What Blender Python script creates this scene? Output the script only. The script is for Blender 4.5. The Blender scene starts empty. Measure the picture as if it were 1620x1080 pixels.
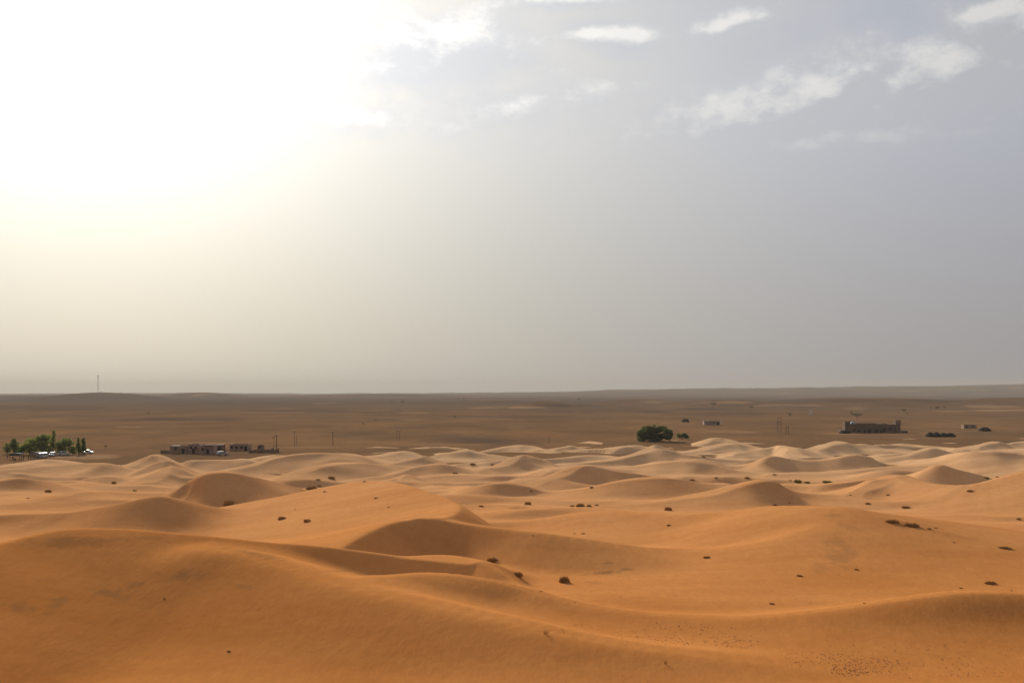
import bpy, bmesh, math, random
import numpy as np
from mathutils import Vector, Matrix
from mathutils.bvhtree import BVHTree

# ------------------------------------------------------------------ camera
H = 30.0            # eye height above the gravel plain (camera stands on a high dune)
F = 1575.0          # focal length in photograph pixels (35 mm lens)
HR = 619.0          # row of the true horizon
scene = bpy.context.scene
C = scene.collection
cd = bpy.data.cameras.new('camera'); cam = bpy.data.objects.new('camera', cd); C.objects.link(cam)
cam.location = (0, 0, H); cam.rotation_euler = (math.radians(90), 0, 0)
cd.sensor_width = 36.0; cd.lens = 36.0 * F / 1620.0
cd.shift_y = (HR - 540.0) / 1620.0
cd.clip_start = 0.5; cd.clip_end = 60000.0
scene.camera = cam

# ------------------------------------------------------------------ world
SUN_AZ = math.radians(-24.0)      # from +Y, negative = left
SUN_EL = math.radians(21.5)
SD = Vector((math.sin(SUN_AZ) * math.cos(SUN_EL), math.cos(SUN_AZ) * math.cos(SUN_EL), math.sin(SUN_EL)))

def build_world():
    w = bpy.data.worlds.new('World'); scene.world = w; w.use_nodes = True
    nt = w.node_tree; N = nt.nodes; L = nt.links
    N.clear()
    def node(t, **kw):
        n = N.new(t)
        for k, v in kw.items(): setattr(n, k, v)
        return n
    def val(x):
        return x
    def M(op, a, b=None, c=None, clamp=False):
        n = node('ShaderNodeMath', operation=op, use_clamp=clamp)
        for i, v in enumerate((a, b, c)):
            if v is None: continue
            if isinstance(v, (int, float)): n.inputs[i].default_value = v
            else: L.new(v, n.inputs[i])
        return n.outputs[0]
    def V(op, a, b=None):
        n = node('ShaderNodeVectorMath', operation=op)
        for i, v in enumerate((a, b)):
            if v is None: continue
            if isinstance(v, (tuple, list, Vector)): n.inputs[i].default_value = tuple(v)
            else: L.new(v, n.inputs[i])
        return n.outputs['Value'] if op in ('DOT_PRODUCT', 'LENGTH', 'DISTANCE') else n.outputs[0]
    def SCALE(a, f):
        n = node('ShaderNodeVectorMath', operation='SCALE')
        L.new(a, n.inputs[0])
        if isinstance(f, (int, float)): n.inputs['Scale'].default_value = f
        else: L.new(f, n.inputs['Scale'])
        return n.outputs[0]
    def MIX(f, a, b):
        n = node('ShaderNodeMix', data_type='RGBA')
        for s, v in ((n.inputs[0], f), (n.inputs[6], a), (n.inputs[7], b)):
            if isinstance(v, (int, float)): s.default_value = v
            elif isinstance(v, (tuple, list)): s.default_value = (*v, 1) if len(v) == 3 else v
            else: L.new(v, s)
        return n.outputs[2]
    def SS(x, a, b):
        n = node('ShaderNodeMapRange', interpolation_type='SMOOTHSTEP')
        L.new(x, n.inputs[0]); n.inputs[1].default_value = a; n.inputs[2].default_value = b
        return n.outputs[0]
    tc = node('ShaderNodeTexCoord')
    d = V('NORMALIZE', tc.outputs['Generated'])
    sep = node('ShaderNodeSeparateXYZ'); L.new(d, sep.inputs[0])
    dx, dy, dz = sep.outputs
    el = M('ARCSINE', dz)                       # radians
    az = M('ARCTAN2', dx, dy)
    th = M('ARCCOSINE', M('MINIMUM', V('DOT_PRODUCT', d, SD), 1.0))   # angle to the sun
    # clear sky above the dust
    sky = node('ShaderNodeTexSky', sky_type='NISHITA')
    sky.sun_disc = False; sky.sun_elevation = SUN_EL; sky.sun_rotation = SUN_AZ
    sky.air_density = 1.2; sky.dust_density = 3.0; sky.ozone_density = 2.0
    clear = SCALE(sky.outputs[0], 0.07)
    # airborne dust: brightness falls with the angle from the sun (forward scattering)
    g1 = M('EXPONENT', M('MULTIPLY', M('POWER', M('DIVIDE', th, 0.30), 2.0), -1.0))
    g2 = M('EXPONENT', M('DIVIDE', th, -0.45))
    g3 = M('MAXIMUM', M('EXPONENT', M('DIVIDE', th, -1.6)), 0.52)      # evenly bright dusty sky away from the sun
    glow = M('ADD', M('ADD', M('MULTIPLY', g1, 0.42), M('MULTIPLY', g2, 0.224)), M('MULTIPLY', g3, 0.709))
    # thick low dust absorbs some of it near the horizon
    low = SS(el, 0.0, 0.30)
    glow = M('MULTIPLY', glow, M('MULTIPLY_ADD', low, 0.25, 0.75))
    warm = MIX(SS(th, 0.3, 0.95), (1.02, 0.985, 0.855), (0.985, 0.955, 0.985))
    col = MIX(low, warm, MIX(SS(th, 0.25, 0.95), (1.02, 1.0, 0.94), (0.93, 0.968, 1.12)))
    dust = SCALE(col, glow)
    amt = M('MULTIPLY_ADD', SS(el, 0.22, 0.46), -0.45, 0.94)
    base = MIX(amt, clear, dust)
    # clouds above the dust
    cv = node('ShaderNodeCombineXYZ'); L.new(az, cv.inputs[0]); L.new(el, cv.inputs[1])
    p = cv.outputs[0]
    def noise(vec, scale, detail, rough, off=(0, 0, 0), stretch=(1, 1, 1)):
        mp = node('ShaderNodeMapping'); L.new(vec, mp.inputs[0])
        mp.inputs['Location'].default_value = off; mp.inputs['Scale'].default_value = stretch
        n = node('ShaderNodeTexNoise'); L.new(mp.outputs[0], n.inputs['Vector'])
        n.inputs['Scale'].default_value = scale; n.inputs['Detail'].default_value = detail; n.inputs['Roughness'].default_value = rough
        return n.outputs[0]
    def blob(pp, az0, el0, ra, re, rot=0.0):
        mp = node('ShaderNodeMapping', vector_type='TEXTURE'); L.new(pp, mp.inputs[0])
        mp.inputs['Location'].default_value = (az0, el0, 0); mp.inputs['Rotation'].default_value = (0, 0, rot)
        mp.inputs['Scale'].default_value = (ra, re, 1)
        ln = V('LENGTH', mp.outputs[0])
        return M('SUBTRACT', 1.0, ln)
    def pix(px, py):
        u = (px - 810) / F; v = (HR - py) / F
        return math.atan(u), math.atan(v / math.hypot(1, u))
    BLOBS = [
            (1500, 120, .20, .060, .20, 1.0), (1290, 150, .13, .045, .30, 1.05), (1640, 30, .13, .035, .25, 1.0), (1560, 20, .07, .018, .15, .9),
            (1130, 195, .14, .038, .12, .85), (1400, 215, .26, .030, -.03, .95), (960, 55, .085, .022, -.12, .9),
            (1170, 28, .070, .018, .16, 1.0), (690, 70, .17, .06, .1, .9), (800, 190, .16, .04, .1, .7), (560, 190, .12, .04, .1, .7),
            (1270, 228, .06, .022, 0, .9), (880, -5, .10, .02, 0, .9), (1800, 100, .2, .06, .1, .9), (1000, -140, .5, .06, .05, .8),
            (1700, -260, .6, .09, .1, .8)]
    def total(off):
        q = V('ADD', p, off)
        n1 = noise(q, 8.0, 6.0, 0.62, (3.1, 1.7, 0), (1, 2.0, 1))
        n2 = noise(q, 30.0, 5.0, 0.62, (0.4, 5.2, 0), (1, 1.5, 1))
        f = M('ADD', M('MULTIPLY', M('SUBTRACT', n1, 0.5), 1.35), M('MULTIPLY', M('SUBTRACT', n2, 0.5), 0.95))
        bl = None
        for (bx, by, ra, re, rot, s_) in BLOBS:
            a0, e0 = pix(bx, by)
            b = M('MULTIPLY', blob(q, a0, e0, ra, re, rot), s_)
            bl = b if bl is None else M('SMOOTH_MAX', bl, b, 0.15)
        far_sky = M('MULTIPLY_ADD', SS(el, 0.42, 0.7), 0.5, -0.55)      # scattered clouds overhead, outside the view too
        return M('ADD', M('MULTIPLY', M('MAXIMUM', bl, far_sky), 0.75), M('MULTIPLY', f, 0.80))
    t0 = total((0, 0, 0)); t1 = total((-0.007, 0.017, 0))
    dens = SS(t0, -0.10, 0.55)
    rim = M('MULTIPLY', SS(M('SUBTRACT', t0, t1), 0.0, 0.50), SS(t0, -0.05, 0.22))
    veil = SS(el, 0.205, 0.30)
    dens = M('MULTIPLY', dens, M('MULTIPLY_ADD', veil, 0.66, 0.14))
    bright = M('MULTIPLY_ADD', rim, 0.38, 0.885)
    cl = SCALE(MIX(rim, (0.93, 0.95, 1.0), (1.05, 1.03, 0.99)), M('MULTIPLY', M('ADD', M('MULTIPLY', glow, 1.0), 0.06), bright))
    body = M('MULTIPLY', SS(t0, -0.40, 0.45), M('MULTIPLY_ADD', veil, 0.42, 0.06))
    base = MIX(body, base, SCALE(MIX(SS(th, 0.3, 0.8), (1.0, 0.99, 0.96), (0.965, 0.975, 1.03)), M('ADD', M('MULTIPLY', glow, 1.0), 0.035)))
    out = MIX(M('MULTIPLY', dens, 0.95), base, cl)
    bg = node('ShaderNodeBackground'); L.new(out, bg.inputs[0]); bg.inputs[1].default_value = 0.92
    o = node('ShaderNodeOutputWorld'); L.new(bg.outputs[0], o.inputs[0])
    w.cycles.sampling_method = 'MANUAL'; w.cycles.sample_map_resolution = 512
build_world()

sl = bpy.data.lights.new('sun', 'SUN'); sun = bpy.data.objects.new('sun', sl); C.objects.link(sun)
sun.rotation_euler = (-SD).to_track_quat('-Z', 'Y').to_euler()
sl.energy = 3.7; sl.angle = math.radians(5.0); sl.color = (1.0, 0.93, 0.80)

vs = scene.view_settings
vs.view_transform = 'Standard'; vs.look = 'None'; vs.gamma = 1.0; vs.exposure = 0.24; vs.use_curve_mapping = False
scene.cycles.use_denoising = True
scene.cycles.max_bounces = 4; scene.cycles.diffuse_bounces = 4; scene.cycles.volume_bounces = 0

# ------------------------------------------------------------------ helpers: noise
rng = np.random.default_rng(7)
_perm = rng.permutation(512); _perm = np.concatenate([_perm, _perm, _perm])
_grad = np.stack([np.cos(np.linspace(0, 2 * np.pi, 512, endpoint=False)), np.sin(np.linspace(0, 2 * np.pi, 512, endpoint=False))], 1)
def perlin(x, y):
    xi = np.floor(x).astype(np.int64); yi = np.floor(y).astype(np.int64)
    xf = x - xi; yf = y - yi
    u = xf ** 3 * (xf * (xf * 6 - 15) + 10); v = yf ** 3 * (yf * (yf * 6 - 15) + 10)
    def g(ix, iy, fx, fy):
        h = _perm[(_perm[ix & 511] + iy) & 511] & 511
        gr = _grad[h]
        return gr[..., 0] * fx + gr[..., 1] * fy
    a = g(xi, yi, xf, yf); b = g(xi + 1, yi, xf - 1, yf); c = g(xi, yi + 1, xf, yf - 1); d = g(xi + 1, yi + 1, xf - 1, yf - 1)
    return (a + (b - a) * u) * (1 - v) + (c + (d - c) * u) * v
def fbm(x, y, o=4, r=0.5):
    s = 0; a = 1
    for i in range(o):
        s = s + a * perlin(x * 2 ** i + 17.3 * i, y * 2 ** i - 9.1 * i); a *= r
    return s
def smax(a, b, k):
    h = np.maximum(k - np.abs(a - b), 0) / k
    return np.maximum(a, b) + h * h * k * 0.25
def sstep(x, a, b):
    t = np.clip((x - a) / (b - a), 0, 1)
    return t * t * (3 - 2 * t)

# ------------------------------------------------------------------ dune ridges
BT = np.array([(-40, 26.0), (0, 26.5), (6, 26.3), (20, 19.5), (34, 13.5), (46, 12.4), (60, 12.6), (80, 13.2), (95, 13.0), (130, 10.8), (185, 8.6), (265, 6.0), (330, 4.4),
               (430, 2.1), (540, 0.6), (620, -2.0), (800, -6.0)])
def base(Y): return np.interp(Y, BT[:, 0], BT[:, 1])
_Ys = np.linspace(58, 700, 4000)
_rows = HR + F * (H - base(_Ys)) / _Ys
def edge(X, Y):
    px = 810 + F * X / np.maximum(Y, 20.0)
    return np.interp(px, [-400, 0, 120, 250, 300, 420, 560, 650, 800, 950, 1050, 1250, 1400, 1620, 2100], [400, 405, 425, 470, 440, 468, 480, 505, 545, 560, 590, 560, 590, 610, 600])
def base2(X, Y):
    e = edge(X, Y)
    return base(Y + (560 - e) * sstep(Y, 200, 420))
def Dbase(row): return float(np.interp(-row, -_rows, _Ys))
def P(px, py, D): return ((px - 810) / F * D, D, H - (py - HR) / F * D)
def crest(pts, s=0.35, dy=None):
    """pts: (px, py, dy[, s]) : crest pixel, rows down to the near foot of the dune"""
    out = []
    for p in pts:
        px, py = p[0], p[1]; fy = p[2] * (1.35 if p[1] < 770 else 1.0); ss = p[3] if len(p) > 3 else s
        m = (py - HR) / F; mf = (py + fy - HR) / F
        Df = Dbase(py + fy)
        out.append([px, py, Df + Df * (mf - m) / (ss + m), ss])
    lg = np.log([o[2] for o in out])
    for it in range(3):          # keep the crest a smooth curve on the ground
        l2 = lg.copy(); l2[1:-1] = .25 * lg[:-2] + .5 * lg[1:-1] + .25 * lg[2:]; lg = l2
    return [(*P(o[0], o[1], math.exp(l)), o[3], None) for o, l in zip(out, lg)]
def crestD(pts, s=None): return [(*P(*p[:3]), p[3] if len(p) > 3 else s, p[4] if len(p) > 4 else None) for p in pts]

RIDGES = []; KF = 0.62
def ridge(pts, near=0.35, far=0.45, r=0.6, k=1.2, cv=0.55):
    """a dune: crest polyline, slope on the side to the right of travel (near) and to the left (far), crest radius, foot blend"""
    pts = [(p[0], p[1], p[2], near if p[3] is None else p[3], far if p[4] is None else p[4]) for p in pts]
    if pts[0][1] > 190: r *= 0.45
    RIDGES.append((np.array(pts), near, far, r, k * KF, cv))

def auto(pts, near=0.35, far=0.45, r=0.6, k=1.2):
    ridge(crest(pts, near), near, far, r, k)

# all crests are listed from left to right as seen from the camera, so "right of travel" = towards the camera
# --- foreground
ridge(crestD([(-420, 960, 64), (-260, 925, 67), (-140, 893, 71), (-60, 875, 74), (0, 861, 77), (60, 845, 80), (120, 836, 82), (200, 837, 83), (300, 845, 84), (370, 852, 84.5), (430, 858, 86, .26, .3), (480, 861, 87, .36, .5), (530, 866, 88, .42, .5),
      (600, 875, 88, .45, .40), (632, 880, 87.8, .52, .16), (655, 883, 87.5, .56, .015), (700, 887.5, 87.2, .56, .0), (740, 890.5, 86.8, .52, .0), (758, 888, 87, .46, .03), (772, 893, 86.2, .4, .5), (790, 905, 84.6, .36, .6), (815, 922, 82.6, .32, .6), (850, 939, 80.0, .28, .6)]), near=0.205, far=0.2, r=0.15, k=1.0, cv=0.15)
ridge(crestD([(330, 868, 80), (390, 874, 79.5), (440, 890, 77.5), (500, 909, 75), (600, 935, 71.5), (700, 957, 69), (800, 979, 67), (900, 1002, 65), (1000, 1019, 64), (1130, 1036, 63.5), (1260, 1056, 63), (1400, 1085, 62)]),
      near=0.28, far=0.34, r=2.4, k=1.6)
ridge(crestD([(590, 912, 77), (680, 906, 79), (760, 914, 79.5), (820, 928, 79), (870, 942, 77.5), (930, 957, 76), (1000, 969, 74.5), (1060, 975, 74), (1130, 977.5, 73.5), (1200, 975, 73), (1300, 964, 73), (1400, 950, 73.5, .28), (1470, 940, 74, .33), (1530, 935, 74.5, .35), (1620, 937, 75, .35), (1750, 945, 75, .3), (1900, 965, 75)]),
      near=0.22, far=0.5, r=0.9, k=1.6)
# --- the barchan with the hooked brink
ridge(crestD([(560, 762, 168), (590, 760, 161), (650, 768, 146), (700, 785, 130), (718, 795, 123), (723, 804, 116.5), (716, 813, 111.5), (700, 818.5, 108.2), (680, 820, 107), (650, 821.5, 105.7), (620, 826, 102.8), (580, 842, 97.5), (540, 865, 92), (515, 885, 88.5)][::-1]),
      near=0.58, far=0.17, r=0.12, k=0.5, cv=0.0)
ridge(crestD([(665, 820, 106.3, .6), (700, 822, 107.0, .66), (740, 828, 106.2, .60), (800, 836, 104, .46), (870, 844, 102, .28), (950, 855, 102, .17), (1040, 868, 105, .13)]), near=0.30, far=0.2, r=0.4, k=0.7, cv=0.1)
# --- middle right
ridge(crestD([(740, 826, 143), (780, 824, 142), (830, 822, 142), (900, 812, 140), (960, 809, 137), (1050, 812, 132), (1150, 809, 127), (1220, 801, 123, .14), (1290, 800, 119, .11), (1330, 805, 117, .09)]), near=0.20, far=0.3, r=1.8, k=2.0)
ridge(crestD([(980, 867, 106), (1020, 871, 106), (1080, 873, 106), (1150, 869, 104), (1220, 858, 104), (1280, 842, 106), (1310, 832, 109), (1335, 818, 113), (1345, 808, 117)]), near=0.09, far=0.26, r=1.6, k=1.6)
ridge(crestD([(1330, 806, 117, .09), (1360, 813, 115, .13), (1400, 824, 112, .2), (1440, 830, 111), (1480, 843, 108), (1540, 858, 106), (1590, 866, 105), (1640, 869, 104), (1760, 880, 101)]), near=0.24, far=0.45, r=0.6, k=1.6)
# --- right
ridge(crestD([(1395, 760, 205), (1415, 753, 205, .3), (1435, 753, 203), (1470, 763, 195), (1520, 766, 186, .28), (1570, 758, 183, .19), (1620, 747, 182, .15), (1720, 735, 180, .14), (1850, 745, 178, .14)]), near=0.40, far=0.4, r=0.7, k=2.0)
auto([(1180, 772, 6, .2), (1230, 764, 8), (1290, 764, 14), (1330, 760, 20), (1370, 756, 24), (1400, 752, 24)], near=0.42, far=0.15, r=0.4, k=1.0)
ridge(crestD([(1330, 788, 188), (1350, 777, 195), (1375, 768, 199), (1400, 758, 203), (1412, 753, 205)]), near=0.28, far=0.4, r=0.8, k=1.2)
auto([(1420, 754, 8), (1445, 749, 12), (1470, 742, 20), (1485, 735.5, 27), (1492, 735, 28), (1510, 742, 22), (1530, 749, 16), (1560, 757, 8)], near=0.50, far=0.22, r=0.3, k=0.8)
auto([(940, 800, 10, .1), (1000, 797, 14, .12), (1060, 789, 18), (1120, 777, 24, .26), (1155, 767, 30, .34), (1190, 758, 36, .40), (1207, 759, 36, .42), (1225, 768, 28, .4), (1260, 777, 22, .3), (1330, 782, 18)], near=0.20, far=0.3, r=1.2, k=2.0)
auto([(800, 773, 6, .1), (840, 777, 7), (890, 774, 10), (940, 768, 16), (985, 759, 26), (1030, 754, 30), (1060, 756, 28), (1100, 762, 18), (1135, 765, 12)], near=0.26, far=0.35, r=0.9, k=1.6)
auto([(845, 768, 4), (880, 752, 14), (900, 741, 24), (916, 736, 28), (935, 738, 26), (965, 744, 20), (1000, 748, 14), (1030, 753, 8)], near=0.42, far=0.34, r=0.5, k=1.2)
auto([(700, 768, 5, .15), (740, 769, 10), (765, 766, 16), (790, 761, 20), (815, 764, 16), (850, 774, 8), (890, 780, 4)], near=0.33, far=0.35, r=0.5, k=1.2)
auto([(735, 744, 6), (770, 739, 8), (795, 730, 14), (820, 720, 18), (838, 719, 18), (855, 725, 16), (875, 737, 8), (900, 743, 4)], near=0.33, far=0.4, r=0.7, k=1.2)
auto([(880, 733, 5, .1), (960, 727, 9), (1000, 718, 14), (1025, 708, 20), (1038, 703.5, 24), (1055, 711, 20), (1090, 719, 14), (1140, 725, 8), (1190, 727, 4)], near=0.33, far=0.35, r=0.6, k=1.2)
auto([(930, 741, 5, .12), (990, 737, 8, .15), (1050, 730, 14), (1080, 726, 18), (1100, 725.5, 18), (1125, 731, 16), (1150, 740, 8), (1180, 744, 4)], near=0.30, far=0.35, r=0.7, k=1.2)
auto([(1190, 741, 4, .2), (1205, 728, 14, .4), (1214, 720.5, 20, .42), (1240, 724, 16), (1290, 727, 14), (1330, 721, 19), (1355, 717.5, 22), (1375, 721, 20), (1395, 731, 12), (1420, 738, 6)], near=0.34, far=0.3, r=0.7, k=1.3)
auto([(1150, 721, 4), (1190, 711, 8, .2), (1225, 706, 10, .2), (1246, 705, 12, .3), (1256, 710, 12, .4), (1270, 719, 8, .4), (1290, 723, 4)], near=0.3, far=0.3, r=0.7, k=1.2)
auto([(1265, 717, 4), (1295, 705, 9), (1328, 697.5, 14), (1355, 703, 12), (1372, 702, 12), (1400, 710, 6), (1430, 714, 4)], near=0.28, far=0.3, r=0.7, k=1.2)
auto([(1380, 731, 4, .15), (1420, 720, 12, .2), (1455, 710, 20, .2), (1475, 708, 22, .25), (1500, 712, 20), (1520, 718, 14)], near=0.25, far=0.35, r=0.8, k=1.4)
auto([(1480, 726, 10), (1520, 716, 22), (1560, 713.5, 26), (1600, 716, 24), (1640, 722, 20), (1720, 720, 20)], near=0.26, far=0.3, r=1.0, k=1.6)
auto([(1510, 712, 4), (1540, 704, 8), (1566, 697.5, 12), (1582, 701, 10), (1620, 699, 12), (1660, 695, 14), (1720, 700, 10)], near=0.26, far=0.3, r=0.7, k=1.2)
auto([(1060, 716, 4), (1100, 711, 5), (1140, 702, 9), (1165, 700, 10), (1200, 706, 6), (1230, 712, 3)], near=0.28, far=0.3, r=0.7, k=1.1)
auto([(1095, 704, 4), (1128, 693, 9), (1150, 694, 9), (1180, 702, 5)], near=0.28, far=0.3, r=0.7, k=1.0)
auto([(1380, 706, 3), (1425, 701, 6), (1470, 705, 6), (1510, 709, 4)], near=0.28, far=0.3, r=0.7, k=1.0)
# --- left
auto([(-200, 832, 12), (-60, 820, 14), (0, 815, 20), (60, 813, 26), (110, 810, 30), (160, 802, 44, .32), (205, 792, 56, .34), (240, 785, 62, .36), (263, 783.5, 64, .36), (290, 789, 58, .36), (330, 798, 44), (370, 804, 28), (410, 808, 14)], near=0.34, far=0.3, r=0.35, k=2.2)
auto([(250, 800, 4), (275, 779, 20), (295, 761, 34), (320, 750, 44), (345, 746.5, 48), (365, 747, 46), (385, 751, 42), (420, 760, 34), (470, 772, 20), (515, 781, 8)], near=0.36, far=0.4, r=0.5, k=1.6)
auto([(-140, 806, 8, .1), (-40, 800, 10, .12), (30, 793, 14), (80, 784, 18), (115, 777, 22), (140, 775.5, 24), (180, 777, 20), (240, 778, 12), (275, 780, 6)], near=0.16, far=0.3, r=0.9, k=2.0)
auto([(-120, 774, 10), (-40, 764, 16), (0, 758, 20), (24, 754, 24), (42, 759, 20), (60, 763, 14), (100, 765, 8)], near=0.22, far=0.35, r=0.8, k=1.6)
auto([(60, 764, 4, .1), (110, 758, 10), (140, 761, 10), (175, 766, 6), (230, 767, 5)], near=0.18, far=0.3, r=0.8, k=1.5)
auto([(120, 760, 4), (155, 753, 8), (185, 751, 10), (215, 756, 8), (240, 762, 4)], near=0.22, far=0.3, r=0.8, k=1.5)
auto([(165, 744, 3, .15), (205, 733, 8, .2), (230, 722, 16, .25), (245, 718.5, 20, .3), (256, 722, 18, .4), (268, 733, 8, .4), (285, 742, 4)], near=0.3, far=0.35, r=0.8, k=1.4)
auto([(200, 757, 4, .15), (235, 741, 14), (258, 729, 22), (275, 728, 24), (288, 735, 18), (310, 748, 8), (330, 752, 4)], near=0.32, far=0.35, r=0.8, k=1.4)
auto([(215, 763, 4, .15), (245, 747, 12), (262, 738, 18), (277, 737.5, 20), (292, 744, 16), (310, 754, 8)], near=0.34, far=0.35, r=0.8, k=1.4)
auto([(-120, 748, 6), (-40, 743, 8), (20, 741, 10), (80, 737, 12), (130, 733, 14), (165, 733, 14), (195, 740, 8), (230, 746, 4)], near=0.2, far=0.3, r=0.9, k=1.5)
auto([(-120, 744, 3), (-30, 740, 4), (20, 733, 6), (60, 727, 7), (90, 727, 6), (140, 732, 4)], near=0.2, far=0.3, r=0.8, k=1.2)
auto([(285, 739, 3), (305, 728, 10), (325, 727, 11), (360, 727.5, 10), (385, 726, 11), (410, 730, 8), (440, 735, 4)], near=0.25, far=0.3, r=0.8, k=1.3)
auto([(310, 750, 4, .12), (360, 742, 7, .15), (400, 732, 12, .2), (440, 722, 22), (480, 717, 26), (515, 715.5, 27), (540, 718, 22), (570, 720.5, 16), (600, 722, 8)], near=0.28, far=0.3, r=0.8, k=1.5)
auto([(380, 730, 4), (415, 720.5, 8), (440, 720, 8), (470, 724, 4)], near=0.24, far=0.3, r=0.7, k=1.2)
auto([(430, 760, 3, .12), (460, 749, 8, .15), (490, 739, 14), (520, 733, 18), (550, 731.5, 20), (590, 734, 14), (640, 738, 6)], near=0.25, far=0.3, r=0.8, k=1.5)
auto([(540, 761, 3, .1), (590, 753, 7, .12), (640, 743, 12), (675, 735, 18), (695, 733.5, 20), (715, 738, 16), (740, 744, 10), (780, 742, 4)], near=0.3, far=0.32, r=0.7, k=1.4)
auto([(580, 740, 3, .12), (630, 730, 8), (660, 722, 14), (668, 721, 15), (685, 727, 12), (710, 735, 4)], near=0.3, far=0.32, r=0.7, k=1.3)
auto([(570, 724, 3), (600, 718, 6), (630, 713.5, 9), (645, 714, 9), (665, 721, 4)], near=0.26, far=0.3, r=0.7, k=1.2)
auto([(670, 724, 3), (705, 717, 6), (735, 709.5, 11), (750, 712, 10), (780, 718, 5)], near=0.26, far=0.3, r=0.7, k=1.2)
auto([(670, 710, 2), (700, 706, 4), (720, 709, 3)], near=0.26, far=0.3, r=0.6, k=0.9)
auto([(760, 714, 3), (795, 707, 6), (825, 703.5, 8), (850, 708, 6), (880, 714, 3)], near=0.26, far=0.3, r=0.6, k=1.0)
auto([(850, 713, 3), (885, 706, 6), (900, 704, 7), (925, 709, 5), (960, 712, 3)], near=0.26, far=0.3, r=0.6, k=1.0)
auto([(900, 704, 2), (923, 698, 4), (945, 700, 3), (975, 706, 2)], near=0.26, far=0.3, r=0.5, k=0.8)
auto([(940, 712, 3), (985, 705, 6), (1010, 704, 6), (1040, 709, 3)], near=0.26, far=0.3, r=0.6, k=1.0)
auto([(585, 764, 4), (625, 756, 8), (640, 750.5, 12), (650, 752, 12), (662, 760, 6), (680, 768, 3)], near=0.34, far=0.3, r=0.5, k=0.8)
auto([(820, 760, 3), (840, 745, 6), (870, 742, 4)], near=0.3, far=0.3, r=0.6, k=1.2)
auto([(640, 758, 3), (700, 751, 6), (760, 750, 8), (800, 752, 6), (850, 757, 3)], near=0.2, far=0.3, r=0.7, k=1.3)
auto([(1060, 740, 3), (1110, 737, 7), (1140, 741, 6), (1180, 745, 3)], near=0.28, far=0.3, r=0.6, k=1.2)
auto([(1230, 748, 4, .12), (1300, 747, 6), (1360, 742, 9), (1400, 738, 10), (1440, 736, 9), (1490, 735, 5)], near=0.15, far=0.25, r=0.8, k=1.5)

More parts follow.
